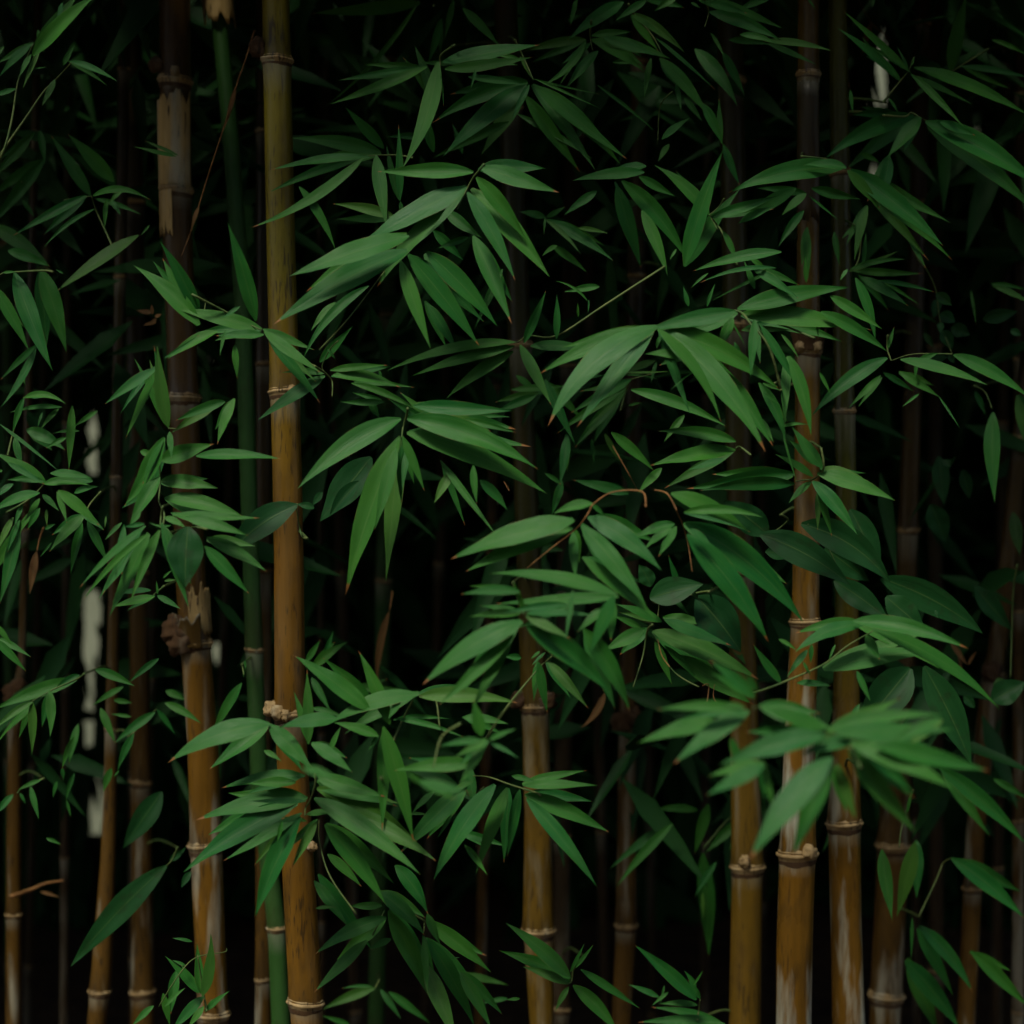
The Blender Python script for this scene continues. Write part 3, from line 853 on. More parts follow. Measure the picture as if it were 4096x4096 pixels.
BR('pair of long leaves crossing at the node high in the centre', 2.34, (2, 0), '160,600 90,440 20,300', '''
 120 625 -582 922 140 .2 .06; 110 645 -505 1168 200 .5 .02; 130 640 0 905 55 .7; 160 635 852 1188 110 .5; 180 650 806 1232 140 .4; 175 598 660 817 24 .5; 100 720 505 1288 130 -.1; 40 860 595 1192 62 .1; -20 920 -590 1190 90 -.1;60 420 160 610 30 .6; 60 450 -130 420 40 .6''')
BR('branch of long leaves reaching left across the tallest culm', 2.3, (1, 0), '850,1175 1060,1170 1180,1190', '''
 945 1150 285 1045 145 .1; 850 1185 122 1285 72 .8; 810 1190 -10 1702 88 .5 -.06; 325 1408 592 1872 78 .3 .05; 905 1172 986 1706 155 .5; 965 1120 680 815 135 .0; 1085 1515 1076 955 68 .6; 1050 1640 590 1540 100 .2; 1090 1520 1110 1660 60 .3; 1280 1040 990 1035 80 .1; 1560 1160 1480 930 70 0''')
BR('bright fan of broad leaves right of the tallest culm, upper centre', 2.15, (1, 0), '1520,1580 1590,1430 1640,1340 1690,1280 1720,1240|1100,1880 1000,2010 930,2100 700,2400 480,2640', '''
 1640 1300 935 1295 145 .5; 1692 1262 2270 1447 200 .5; 1662 1338 2030 1800 170 .4; 1625 1425 2200 2074 235 .7; 1595 1450 1946 2097 135 1.4; 1590 1410 798 1838 205 1.1; 1435 1565 928 2152 125 .8; 1155 1780 280 2076 175 1.0; 1140 1890 158 2434 205 .6; 1090 1965 1312 2614 125 1.2; 1150 1920 1672 2594 195 .9; 1290 1900 1808 2449 225 .5; 1640 1780 1922 2426 165 .4; 1290 2290 1522 2656 125 .1; 1430 1590 1700 1790 170 .1; 1600 1790 1380 1870 90 .1; 1340 1740 1560 1960 150 .0;1860 2030 1650 2480 70 0''')
BR('leaves fanned out both ways across the tallest culm above mid height', 2.2, (1, 1), '40,560 -80,500 -230,420 -480,290|-380,340 -390,430', '''
 62 570 477 872 98 1.1; 100 640 476 1102 88 .5; 45 550 -602 398 135 .7; 60 595 -300 602 95 .8; -290 570 -662 772 105 1.0 .03; -425 520 -908 85 205 .3; -425 430 -718 -100 135 .6; 0 490 -208 -235 130 .6; -100 590 -310 640 70 .4; -160 670 -142 922 78 .7; -120 380 -260 470 40 .4; 0 450 -30 330 40 .6''')
BR('arching leaves beside the middle ring of the tallest culm with a curling tendril', 2.26, (1, 1), '575,1060 575,950 530,890 440,830|530,890 500,830 560,700 620,640', '''
 560 862 985 825 62 .2; 580 900 1077 990 115 1.0 .05; 720 960 1220 1170 62 .6; 520 905 25 1232 125 .8; 520 885 205 880 62 .6; 480 800 720 540 120 .1; 540 700 600 780 40 .3; 930 860 950 930 40 .3; 860 1100 930 1220 130 .2; 970 1100 640 1100 60 .2; 850 225 370 760 80 .3 .08; 600 350 420 560 80 .3''')
BR('wide star of leaves at the picture centre left, brightest leaf pointing right', 2.12, (1, 1), '1100,1370 1110,1290 1135,1210 1145,1150', '''
 1092 1228 335 1742 220 .6 .05; 1080 1370 688 2526 210 1.0 .02; 1140 1335 2168 1782 180 1.2 .04; 1142 1225 2104 1602 200 .6 .05; 1190 1130 1932 1166 125 .3; 1105 1360 1267 1762 74 1.6; 1100 1430 1098 1857 72 .4; 1150 1440 1106 1757 62 .5; 1475 1630 1346 1864 135 .3; 1390 1540 1802 2092 62 .4; 1640 1580 1666 1862 78 1.0; 1690 1690 1892 1912 135 .2; 1060 1450 900 2050 120 .3; 1560 1230 1960 1330 60 .2;1350 1290 1000 1080 80 0''')
BR('leaves folded over at mid height right of the upper fan', 2.25, (2, 1), '20,655 60,640 130,600 340,600 700,370 1150,80', '''
 25 650 -922 862 88 .9 .05; 20 680 -742 902 100 .5 .02; 10 720 -487 1072 112 .2 .04; 60 670 290 1112 115 1.1; 140 680 602 702 105 .6; 90 655 252 270 85 .2; 335 625 338 295 62 .4; 570 340 320 190 22 .5 .1; 580 330 575 430 14 .5; 660 230 400 270 90 .2; 500 460 495 350 30 .3''')
BR('long leaves arching over like a bridge, right of centre', 2.1, (2, 1), '1100,545 1380,440 1690,412 1800,510 1940,690 2030,1010', '''
 1690 418 1010 560 150 .3; 1060 560 232 880 150 .5 .05; 1095 530 293 1268 205 1.3 .10; 1090 545 1562 1232 92 1.2 .08; 1105 548 1888 1448 215 .9 .06; 1105 540 1992 990 195 .4 .05; 1360 770 998 742 115 .7; 1600 870 1962 1422 145 .6; 1670 470 1560 705 155 .3; 1830 480 1800 905 82 .6; 1680 650 1750 830 60 .6; 1120 600 1090 700 60 .3; 1640 460 1760 680 16 .6; 1390 860 1200 1010 14 .6''')
BR('layered leaves pointing right across the culm pair, upper right of centre', 2.3, (3, 1), '-242,415 -130,470 100,520 350,620', '''
 -230 400 602 240 165 .2 .03; -200 435 757 556 165 .6 .02; 470 300 852 546 115 .3; 400 420 892 716 120 .2; 660 165 806 634 85 .6 .05; -110 100 217 312 95 1.0; 100 -30 -552 112 95 .6; 60 90 -500 200 40 .5 .06; -200 560 170 560 60 .2; -20 110 -180 -30 60 .4; -100 250 -180 40 70 .3; 600 100 545 185 50 .7; 290 200 280 0 40 .3;350 400 380 620 30 .6; -450 130 -580 240 22 .5;-600 380 -640 230 60 .4; -460 380 -400 210 30 .5; 100 590 230 770 30 .3''')
BR('spray of thin leaves spreading right of the green culm, upper right', 2.45, (3, 1), '640,110 690,0 700,-200', '''
 640 110 1162 132 70 .1; 830 185 1252 272 40 .5; 700 160 1052 372 95 .5; 620 100 1035 28 50 .3 .05; 700 200 760 280 20 .4; 720 60 740 -180 40 .2''')
BR('arched leaves with a blurred node above the dark gap at right', 2.4, (3, 1), '930,790 900,700 905,600|930,790 1100,740 1390,740', '''
 900 770 343 1197 135 .5 .05; 850 900 612 1142 52 .2; 1000 780 1642 970 92 1.1 .03; 990 870 1292 1062 90 .3; 1290 1060 1442 1290 18 .2; 1400 745 1960 1062 125 .6; 905 700 952 538 40 .5; 1130 800 1290 730 90 .2; 1140 1040 1010 1140 25 .3; 1120 810 1110 920 50 .7; 870 880 1100 1020 70 .1''')
BR('single folded leaf hanging at the right edge over the black gap', 2.6, (3, 1), '1690,1150 1640,1030 1560,980', '''
 1700 1180 1712 1845 165 .3 -.02; 1880 1050 1980 1500 110 .1; 1560 1020 1640 1200 80 -.1; 1695 225 1990 370 52 .6 .04; 1530 260 1570 520 30 0''')
BR('star of bright leaves crossing the tan culm at mid height right', 2.2, (3, 1), '210,1700 280,1690 350,1680 420,1600 400,1450', '''
 370 1640 947 1842 175 .9; 400 1600 747 1702 70 .7 .05; 335 1700 665 2092 165 1.0; 340 1665 60 1500 75 .8; 410 1600 185 1295 155 .2; 330 1700 160 1862 95 .9; 200 1640 -592 1752 210 -.1; 200 1720 -490 1770 120 -.2; 380 1780 480 2110 60 .2; 100 1290 305 1275 30 .8 .06''')
BR('drooping narrow leaves falling beside the tan culm from the bridge of leaves', 2.16, (3, 1), '', '''
 -60 520 235 1000 75 .9; 160 755 322 1345 115 .4 .04; -60 960 130 1390 105 .6 .05; 110 1330 215 1700 20 .3; -40 960 95 1015 30 1.0; -40 1040 98 1135 26 1.0; -40 1230 40 1405 40 1.0; 390 880 470 1040 36 .3''')
BR('horizontal leaf pair pointing left, right of centre below the bridge of leaves', 2.35, (2, 1), '1690,1450 1720,1440 1800,1500', '''
 1685 1465 1048 1582 155 .7 .02; 1600 1530 1333 1614 75 .9; 1690 1400 1118 1325 120 .2; 750 1330 1062 1612 115 .2; 900 1010 1602 1282 105 .4 .04; 1130 1600 955 1785 115 .2; 1300 1200 1150 1400 90 .0''')
BR('tangle of dark overlapping leaves under the brightest arch leaf', 2.5, (2, 1), '900,930 860,1020 820,1160|1090,880 900,930', '''
 900 930 450 1180 90 .2; 860 1000 350 1335 80 .2; 860 970 520 1020 50 .4; 850 1020 480 1440 110 .1; 840 880 1200 870 20 .4; 1090 800 1050 950 40 .4; 1080 790 800 900 80 .1; 420 1345 362 1722 105 .5; 250 930 470 1405 85 .3; 600 1380 620 1560 40 .1; 880 1795 460 1690 115 .4; 880 1130 980 1110 30 .6; 30 900 200 1040 80 .3; 0 1010 420 980 60 .2; 180 1050 -130 1190 100 .2; 380 1700 300 1950 110 .3; 250 1640 390 1740 50 .3; 700 1340 820 1560 60 0; 430 970 700 900 40 .4''')
BR('pale bright cluster of broad leaves in front, centre right', 1.95, (2, 2), '105,430 300,270 420,180 510,100 580,0 620,-65 760,-150 980,-155 1010,-40', '''
 470 65 -436 348 185 1.1 .03; 440 130 -330 442 155 .6; 525 105 1000 692 175 1.2 .02; 572 38 1115 432 215 .8 .05; 462 150 480 495 108 1.6; 610 -60 320 10 120 .8; 540 350 1080 800 120 1.0; 600 -60 700 40 60 .6''', stem_mat=M_TWIG, stem_r=0.0010)
BR('palest leaves of the front, crossing at the centre right', 1.85, (2, 2), '90,770 60,700 10,530', '''
 790 622 -145 468 115 1.3 .05; 772 630 594 1052 135 1.8 .0; 95 755 10 528 46 .9; 110 765 612 782 62 1.4; 105 785 432 952 92 1.5; 60 770 -314 790 72 .9; 80 830 -654 1292 200 1.1 .05; 10 930 -536 1442 115 .7; 110 860 740 1370 220 .6 .04; 540 880 878 1482 195 .9 .04; 460 590 405 960 46 1.0; 60 600 -374 622 82 .3; 420 700 -60 760 66 .3; 700 720 500 900 100 .6''')
BR('small bright leaf hanging under the pale central cluster beside a dark one', 2.1, (2, 2), '300,1090 210,1170 150,1240 0,1420 -100,1560 -190,1700', '''
 200 1130 266 1512 98 1.0; 270 1130 567 1472 105 .3; 210 1050 140 1110 40 .4; 250 1060 150 1160 30 .6; 70 1100 -60 1090 110 .2''')
BR('broad leaf fan from a brown twig, right half of the pale front cluster', 2.0, (2, 2), '1360,450 1330,250 1290,100 1250,10 1230,-40 1170,-140 1080,-165', '''
 1310 82 2174 812 270 .8 .06; 1322 170 1917 957 235 1.2 .04; 1240 108 1108 332 115 1.6; 1228 90 930 190 135 .7; 1200 118 1000 282 85 1.0; 1200 -140 1777 147 165 .5 .05; 1340 130 1500 250 90 1.3; 1300 0 1880 40 80 .3 .06''', stem_mat=M_TWIG, stem_r=0.0010)
BR('low leaves sloping right under the pale central cluster', 2.15, (2, 2), '915,1320 990,1080 1020,900 1060,850|1060,900 1180,1150 1280,1250 1410,1320', '''
 1130 830 790 700 110 .9; 1150 812 1642 1002 118 1.1; 1062 900 1842 1254 200 .9 .03; 1250 1080 1812 1445 210 .3; 1000 890 700 1045 210 .3; 1080 980 1202 1292 105 .2; 1400 1190 1500 1290 60 .8; 1150 1010 1400 1270 60 .5; 980 880 760 780 80 .4;  1260 580 1180 330 60 .4; 1200 640 1330 770 60 .5''')
BR('thin hanging threads and brown tendrils below the pale leaves', 2.1, (2, 2), '1440,1310 1485,1310 1470,1480 1485,1620|1530,1300 1520,1390 1560,1480 1600,1700|1100,960 1130,1080 1190,1170|950,-160 880,-290 760,-500|-60,-230 -20,-160', '''
 1480 1600 1475 1700 10 .4''', stem_mat=M_TWIG, stem_r=0.0011, name='dry_tendril', cat='tendril', group=None, grow=False)
BR('blurred near leaves with pale tops, left half of the lower right fan', 1.62, (2, 2), '1820,1480 1900,1475 2050,1520', '''
 1740 1490 1108 1492 98 .5; 1560 1585 965 1742 155 .9; 1790 1500 1236 1892 195 1.5 .03; 1880 1480 2420 1645 185 1.1; 1760 1480 1560 1440 60 .6; 1830 1400 1500 1130 150 .4; 1850 1350 1760 1200 60 .5; 1650 1700 1740 1960 100 .7''')
BR('blurred near leaves spreading wide, right half of the lower right fan', 1.55, (3, 2), '430,1690 530,1680 620,1780 700,1932', '''
 450 1640 1305 1535 120 .9; 500 1660 1382 1640 155 1.3; 620 1740 1392 2086 185 1.2; 800 1760 1650 1948 160 1.0; 430 1690 -344 1902 225 .9; 480 1850 -124 2606 275 1.1 .03; 610 1790 1102 2400 195 .9; 520 1900 662 2314 135 .2; -30 1910 -452 2132 175 1.1; 420 1640 -60 1470 170 1.2; 700 1700 250 1830 150 .8; -40 1880 40 2230 70 .4; 700 1650 900 1850 120 .8; 1300 1560 900 1760 90 .6''')
BR('arching bright leaves on a long slanting twig at right, above the blurred fan', 2.05, (3, 2), '790,900 600,1010 420,1150 150,1270 0,1330 -150,1380', '''
 715 850 208 1062 125 1.1 .08; 640 825 1492 1027 135 .8 .05; 790 885 1722 1472 125 1.1 .06; 420 1190 1272 1054 155 1.3 .03; 740 930 840 1110 150 .4; 300 1040 145 1242 62 .5; 265 1130 322 1232 32 .6; 220 1290 472 1312 72 .5; 100 1290 -110 1000 82 .4; 670 1200 772 1424 62 .6; 80 960 212 1040 42 1.0; 330 1000 320 1140 60 .4; 690 1450 610 1620 60 .6; 510 1000 460 1120 20 .6''')
BR('long pale leaves draped across the knobbly ring low on the tallest culm', 2.05, (1, 2), '1190,1410 1110,1560 1040,1720|1220,1380 1340,1420 1365,1450 1385,1620', '''
 1222 1378 560 1600 135 1.1 .07; 620 1560 185 1625 165 1.0 .03; 100 1600 -646 1887 200 1.2 .07; 100 1610 415 1940 225 1.8 .02; 395 1752 385 1202 98 .8; 860 1500 298 1093 160 .9 .02; 1010 1600 778 1058 125 .5; 1230 1390 1960 1440 135 .6 .03; 925 1690 590 1590 112 .9; 960 1620 1182 2464 150 .8; 925 1690 850 1795 62 .6; 1090 1420 1000 1560 100 .6; 560 1800 640 1620 60 .8 ; 420 1740 720 1960 150 1.0; 1040 1560 1560 1700 50 .3; 60 1800 190 1880 70 .7; 1560 1550 1900 1600 90 .4''')
BR('small dark leaves peeking from behind the tallest culm at mid height', 2.6, (1, 2), '', '''
 380 1130 485 965 85 .2; 420 1180 692 980 110 .2; 520 1080 582 900 60 .2; 700 1360 1100 1340 60 .1; 420 1480 680 1560 50 .4;420 1250 560 1500 90 .1''')
BR('out-of-focus round leaf blob and pale twig node, lower centre', 1.75, (1, 2), '1340,1932 1400,1700 1540,1600|1740,1710 1830,1560 1960,1400 2000,1350', '''
 1700 1690 1640 1425 190 .8; 1700 1720 1390 1770 62 .8; 1760 1720 1960 1640 52 .6; 1740 1740 1540 2060 80 .7; 1760 1740 1980 1860 40 .5; 1650 1900 1060 1950 165 .1; 1740 1710 1500 1850 90 .3''')
BR('blurred pale leaves close to the viewer over the lower centre', 1.55, (1, 3), '', '''
 1230 100 1610 190 115 1.4; 1250 120 1120 30 60 .9; 350 0 600 70 110 1.6''', group='leafy bamboo branches')
BR('dense leaf fan low on the tallest culm with a thin dangling stalk', 2.1, (1, 3), '370,360 375,300 410,240 450,110 440,20|475,390 480,560 560,820 760,1105', '''
 370 60 -244 150 120 .8; 390 225 -434 390 205 .7; 310 260 -524 772 245 .6 .03; 460 155 1195 547 235 .6 .04; 440 60 970 215 180 .3; 345 340 -232 692 92 .9; 340 370 0 1114 215 1.0 .03; 460 400 275 745 95 .3; 440 228 1217 787 165 .8 .03; 500 310 1337 692 195 .8 .05; 380 350 620 330 70 .8; 380 250 -40 250 50 1.0; 520 425 965 1010 195 .3 .03; 200 400 160 560 60 .4; 300 110 -60 120 120 .6; 380 400 200 370 50 .9;500 170 1060 290 100 .9''')
BR('hanging leaves overlapping at the bottom edge right of the tallest culm', 2.25, (1, 3), '1265,1240 1270,1180 1250,1140 960,1000|970,1075 940,1140 880,1260', '''
 930 940 1265 1255 205 .5 .05; 1050 735 1292 1095 225 .0 .06; 1000 1080 1303 1727 205 .5; 1295 1290 1642 1938 175 .8 .03; 1270 1270 1297 1682 62 1.0; 1280 1480 1510 2060 205 .4; 1540 1540 1772 1960 135 .4; 1300 1150 1762 1532 175 .1; 1290 1100 1390 1330 120 .2; 540 650 792 892 115 .4; 440 850 692 1192 115 .4; 470 800 872 1362 150 .0; 985 1130 458 1402 155 .5 .05; 840 1300 448 1684 115 .8; 1020 1290 860 1370 100 .3;  1480 1440 1540 1430 20 .6; 950 1040 700 1040 100 .2; 450 1060 600 1050 40 .6''')
BR('dark leaves lying along the bottom edge beside the foot of the tallest culm', 2.75, (1, 3), '900,1660 930,1600', '''
 900 1660 505 1822 110 .1; 940 1670 1092 1892 70 .1; 1000 1690 1312 1922 80 .1; 880 1650 650 1665 30 .4; 720 1950 500 1870 60 .1; 1900 1740 1700 1780 50 .5; 1500 1560 1900 1640 70 .0''')
BR('pointed leaves fanned downward right of the dangling stalk', 2.15, (1, 3), '1640,60 1760,70 1932,130 2122,190 2145,215|1720,140 1680,180', '''
 1590 140 1093 637 195 .5; 1805 125 1348 838 195 1.0; 1895 148 1664 784 125 1.2; 1992 160 1900 655 92 1.0; 2010 132 2565 132 80 1.1 .01; 2030 200 2650 478 175 .3; 2042 230 2564 886 125 1.0 .02; 1930 60 2120 110 72 .4; 1575 580 1742 802 72 .5; 1500 480 1900 595 80 .1; 1480 350 1370 530 40 .6; 1640 100 1460 190 70 .6; 1340 180 1180 340 70 .3; 1280 350 1100 355 26 .4; 1600 -20 1640 300 150 .3''')
BR('low spray of leaves in front of the olive culm ring at the bottom', 2.35, (2, 3), '420,1630 450,1610 470,1500 540,1420', '''
 440 1580 -40 1178 160 .4 .03; 420 1630 88 1503 105 .6; 428 1650 328 1834 72 .7; 460 1640 800 2010 170 .4 .05; 440 1540 545 1328 32 .2; 480 1510 612 1338 34 .4; 520 1520 955 1808 72 .4; 60 1740 -40 1750 50 0''')
BR('dim spray left of the dark olive culm at the bottom edge', 2.5, (2, 3), '1420,1750 1410,1830 1400,1900', '''
 1390 1750 933 1343 135 .5; 1400 1790 1110 1782 62 .5; 1390 1650 1300 1530 60 .3; 1610 1935 963 1922 95 .8 .03; 1370 1640 1440 1530 20 .3; 1110 1730 880 1635 62 .4; 1150 1640 1120 1780 20 .2; 1420 1740 1330 1600 80 .3; 1180 1690 1060 1790 40 .2''')
BR('dark leaves hanging in the black gap left of the bright pair', 2.9, (2, 3), '1700,330 1600,420 1450,600', '''
 1440 640 1483 1412 175 .1; 1210 420 800 884 82 .4; 1400 320 1065 318 92 .1; 1540 710 1383 967 62 .4; 1440 940 1442 1132 34 .8; 1480 270 1380 640 150 -.2; 1700 400 1460 640 130 -.1; 1760 80 1880 420 120 -.1; 1720 470 1640 620 60 .1; 1750 280 1850 520 60 .2''')
BR('tall tufted shoot up the left side with leaves to both sides, lower half', 2.15, (0, 1), '1200,1500 1210,1700 1200,1850 1240,1940 1225,2060 1210,2120|1345,1305 1270,1300', '''
 1270 1292 1190 690 130 1.0 -.02; 1240 1250 1164 690 60 1.1; 1185 850 955 1362 66 1.1; 1180 850 800 1112 92 .7; 1280 1325 1296 1522 82 1.0; 1240 1370 945 1872 200 .8 -.05; 1205 1670 985 2010 185 .7; 1230 1390 1080 1720 50 1.4; 1210 1540 1605 1420 255 .2; 1215 1700 1638 1752 195 .5; 1240 1830 1840 1975 165 1.0 .04; 1480 1510 2112 1532 88 1.0 .02; 1770 1075 1642 1416 105 1.0; 1700 1100 1330 1240 110 .1; 1650 1100 1300 1330 130 .1; 1060 1470 1180 1520 110 .3; 1240 770 1500 600 30 .3; 1700 560 1660 750 30 .3''')
BR('long pale narrow leaves sweeping down left from the tufted shoot', 2.05, (0, 2), '1210,120 1215,40 1230,-40', '''
 1100 105 612 562 62 1.4; 1120 160 640 652 62 1.0; 1125 165 832 775 115 .9; 1205 130 990 662 82 .2; 1220 80 1422 714 92 1.3; 1545 260 1872 607 135 .9; 1560 195 2000 442 135 .6; 1300 20 1940 45 80 .8; 1390 40 1860 175 110 .5; 940 110 870 492 70 .6; 1240 40 1400 120 90 1.1; 1290 100 1130 80 24 .5 -.1; 1090 90 940 110 60 .4; 1060 0 980 100 100 .7''')
BR('three broad leaves hanging side by side at the left edge', 2.3, (0, 1), '-60,200 20,130 130,120 330,110 400,120', '''
 -50 220 212 702 115 .8; 110 125 392 852 195 .4; 310 100 497 712 235 .0; 20 125 130 120 30 .4; 60 -40 380 80 160 -.2; 480 130 420 100 30 .3''')
BR('curved leaves in a loose clump at the left edge below the hanging trio', 2.35, (0, 1), '180,1065 100,1330 60,1500', '''
 275 680 8 1135 62 .6 -.05; 180 1070 492 1117 62 .5 .12; 180 1070 95 1335 62 .6; 465 1140 78 1182 42 .6; 445 1150 310 1305 52 .7; 200 1310 485 1462 185 .3; 545 1130 520 1610 72 .3; 735 1168 555 1290 52 .5; 110 1370 165 1605 92 .7; 200 1060 400 1060 90 .3; 160 860 190 980 50 .3; 320 1180 285 1290 24 .8; 0 1270 440 1620 30 .6; 600 1320 400 1340 30 .3; 500 1370 350 1450 60 .2''')
BR('bright clump of crossing leaves at the left edge, mid height', 2.2, (0, 1), '330,1720 300,1760 200,1850 60,1932', '''
 350 1720 -40 1490 135 .9; 330 1720 672 1732 95 .9 .06; 300 1790 -60 1930 115 .9 .05; 440 1770 745 2030 145 1.0; 430 1780 502 2010 62 1.1; 320 1800 442 1922 82 .8; 380 1640 700 1680 90 .3; 300 1830 190 1995 70 .7; 330 1700 60 1690 90 .4; 560 1790 740 1740 80 .5; 200 1600 330 1710 90 .6; 60 1560 330 1720 60 .8; 100 1720 -40 1830 80 .6; 170 1870 110 2030 60 .5; 20 1620 -60 1640 60 .5; 700 1700 480 1660 120 .1''')
BR('leaves dangling in front of the pale gap, upper left of it', 2.25, (0, 2), '640,20 680,-60 760,-150', '''
 640 20 380 292 135 .8; 620 80 534 462 78 .8; 600 -10 782 135 92 1.0; 660 70 812 385 95 .6; 480 -10 500 60 40 .6; 350 -20 355 100 40 .5; 800 30 790 120 20 .4; 920 80 790 215 40 .5; 340 130 420 90 60 .2''')
BR('grassy leaves crowding the left edge under the bright clump', 2.3, (0, 2), '', '''
 100 40 -20 300 62 .7; 150 60 60 300 60 .5; 140 100 0 680 120 .2; 250 -10 110 200 60 .5; -40 840 92 1007 66 .9; -40 960 192 1197 85 .6; 300 -30 210 130 100 .3; 390 230 300 340 20 .4''')
BR('dark leaves drooping from a low twig at the left edge', 2.4, (0, 2), '240,1430 400,1340 580,1260 640,1220', '''
 580 1265 -40 1490 140 .1 .03; 250 1430 -40 1640 62 .5; 230 1450 -30 1760 32 .6; 242 1425 240 1822 80 .8 .02; 370 1345 377 1688 115 .5 .04; 600 1230 420 1330 120 .1; 720 1190 1012 1312 120 .3; 1200 1105 978 1284 62 .4; 560 1700 470 1932 70 .2''')
BR('dim leaves between the pale gap and the sheathed culm', 2.6, (0, 2), '1180,1490 1100,1560 980,1700', '''
 1245 1440 1512 1592 95 .4; 1185 1490 1317 1672 62 .6; 1170 1510 868 1742 95 .4; 1010 1670 890 1945 85 .5; 990 1545 840 1525 40 .4; 760 1480 870 1740 100 .1; 930 1320 700 1460 60 .2; 590 1600 520 1900 80 .1; 860 1420 1000 1440 80 0; 1250 1350 1400 1420 120 0''')
BR('leaf pair on a thin arched stalk left of the sheathed culm node', 2.3, (0, 2), '1160,625 1190,600 1240,560', '''
 1165 640 848 716 82 1.0; 1185 630 1362 732 78 .5; 1140 590 860 620 50 .4; 1190 620 1180 520 26 .4; 1240 520 1330 510 40 .3; 1230 500 1300 440 30 .2''')
BR('narrow upright leaf against the slender green culm', 2.5, (0, 2), '1840,1230 1830,1150', '''
 1825 1290 1605 1675 95 .3; 1850 1120 1835 1250 40 .4''')
BR('small spray at the foot of the sheathed culm', 2.3, (0, 3), '1490,1410 1540,1720 1560,1830|1710,1360 1690,1390 1480,1430 1350,1560 1200,1800', '''
 1525 1720 1588 1262 115 1.1 -.06; 1500 1700 1250 1424 72 .9; 1540 1725 1300 1980 135 .9; 1545 1835 1730 1685 72 .6; 1330 1530 1290 1850 150 .1; 1240 1800 1400 1660 50 .4; 1160 1795 1000 1940 85 .7; 1450 1310 1300 1285 32 .4; 1400 1490 1300 1450 40 .3; 1540 1800 1420 1960 90 .4;1230 1700 1280 1940 100 .1''')
BR('small dark spray at the left edge over the lower black gap', 2.6, (0, 3), '130,190 190,130 330,80', '''
 100 200 -30 350 95 .4; 230 140 292 382 62 .4; 150 190 192 268 46 .5; 310 90 130 170 40 .2; 470 0 480 90 60 .2; 560 40 500 240 46 .3; 500 240 535 370 30 .5; 430 100 400 220 50 .3; 350 530 460 580 50 .4; 900 20 860 70 30 .5; 840 0 780 180 110 0''')
BR('shaded leaf cluster along the top edge, centre', 2.4, (2, 0), '610,380 595,310 590,240 600,150', '''
 840 15 432 292 165 .4; 1010 5 788 152 95 .2; 605 312 1185 442 115 .8 .04; 560 305 230 642 62 .6 -.10; 600 320 383 477 66 .7; 650 385 413 657 115 .6; 560 300 90 392 85 .1; 490 -20 440 195 42 .4; 690 280 1100 420 90 .6; 600 270 900 240 80 .2; 850 330 990 440 60 .3; 760 470 990 480 50 .1; 1050 440 1000 732 52 .5; 1250 -40 1080 80 140 .1; 980 -30 1300 60 140 .0''')
BR('long drooping leaves curving down from the top edge, right of centre', 2.4, (2, 0), '1150,440 1060,270 930,120 880,30|1100,1090 1110,850 1140,760 1210,690', '''
 910 100 1295 392 85 .2; 1085 285 1522 667 32 .5; 1115 440 1472 862 125 .5 .03; 1240 620 1277 832 52 .6; 1440 780 1590 1090 115 .3; 1380 370 1692 792 185 .1 .05; 1590 390 1752 708 95 .2; 1500 250 1602 432 32 .6; 640 640 1075 990 30 .4; 1130 1050 1337 893 82 .6; 1185 1088 1105 1218 85 .8; 1300 740 1435 915 70 .2; 1120 470 1230 640 40 .3; 1580 1080 1563 742 52 .6; 1595 1090 1717 1392 85 .5; 900 110 1140 270 40 .5''')
BR('leaves reaching right from the top edge over the tan culm top', 2.35, (2, 0), '1455,200 1485,90 1460,10 1430,-60', '''
 1370 -20 2030 210 100 .7; 1490 90 2020 300 125 .4; 1912 310 2400 382 62 .8 .03; 1500 20 1770 100 100 .3; 1960 -20 1690 90 90 .4; 1720 260 2000 330 60 .7; 1350 20 1420 60 40 .6; 1640 300 1950 340 80 0; 2230 -10 2290 70 20 .5''')
BR('broad leaves hanging from a node above the bridge of leaves', 2.35, (2, 0), '1490,1620 1550,1700 1590,1760 1700,2000|1485,1625 1560,1560 1600,1500|1500,1640 1550,1730', '''
 1490 1620 1085 1255 135 .7 .05; 1300 2010 1587 1148 145 .6; 830 1365 1315 1960 155 .6 .05; 790 1400 970 2010 180 -.1; 980 1590 1170 2070 125 .3; 1015 1255 733 1312 115 .9; 1000 1300 468 1362 100 .3; 960 1330 1225 1477 115 .2; 640 1440 398 1622 105 .2; 775 1370 826 1475 40 .5; 265 1660 752 1960 95 .3; 255 1655 512 1912 42 .7; 1590 1740 1700 1990 60 .3; 250 1640 60 1600 120 .1; 340 1850 230 1932 60 .3; 250 1640 240 1770 20 .3; 1240 1880 1190 1960 30 .3;1500 1640 2000 1480 90 .2; 1720 1680 1990 1560 80 .5; 300 1850 560 2050 80 .2; 500 1720 720 1760 40 .2; 260 1640 400 1560 80 0''')
BR('broad folded leaves spreading over the tan culm, upper right', 2.35, (3, 0), '590,1280 480,1230 430,1200 250,1180', '''
 560 1270 -274 1450 200 .3 .06; 590 1265 280 1247 110 1.0 .04; 390 1290 212 1368 65 1.0; 600 1285 840 1570 130 .2; 620 1285 1305 1842 180 .5 .02; 700 1390 1370 1945 100 .6; 290 1462 108 1622 115 .5; 210 1420 -222 1685 155 -.1; 305 1475 530 1660 20 .5; 330 1420 690 1500 130 -.1; 290 1460 -80 1420 90 .1; 270 1590 80 1860 100 -.1''')
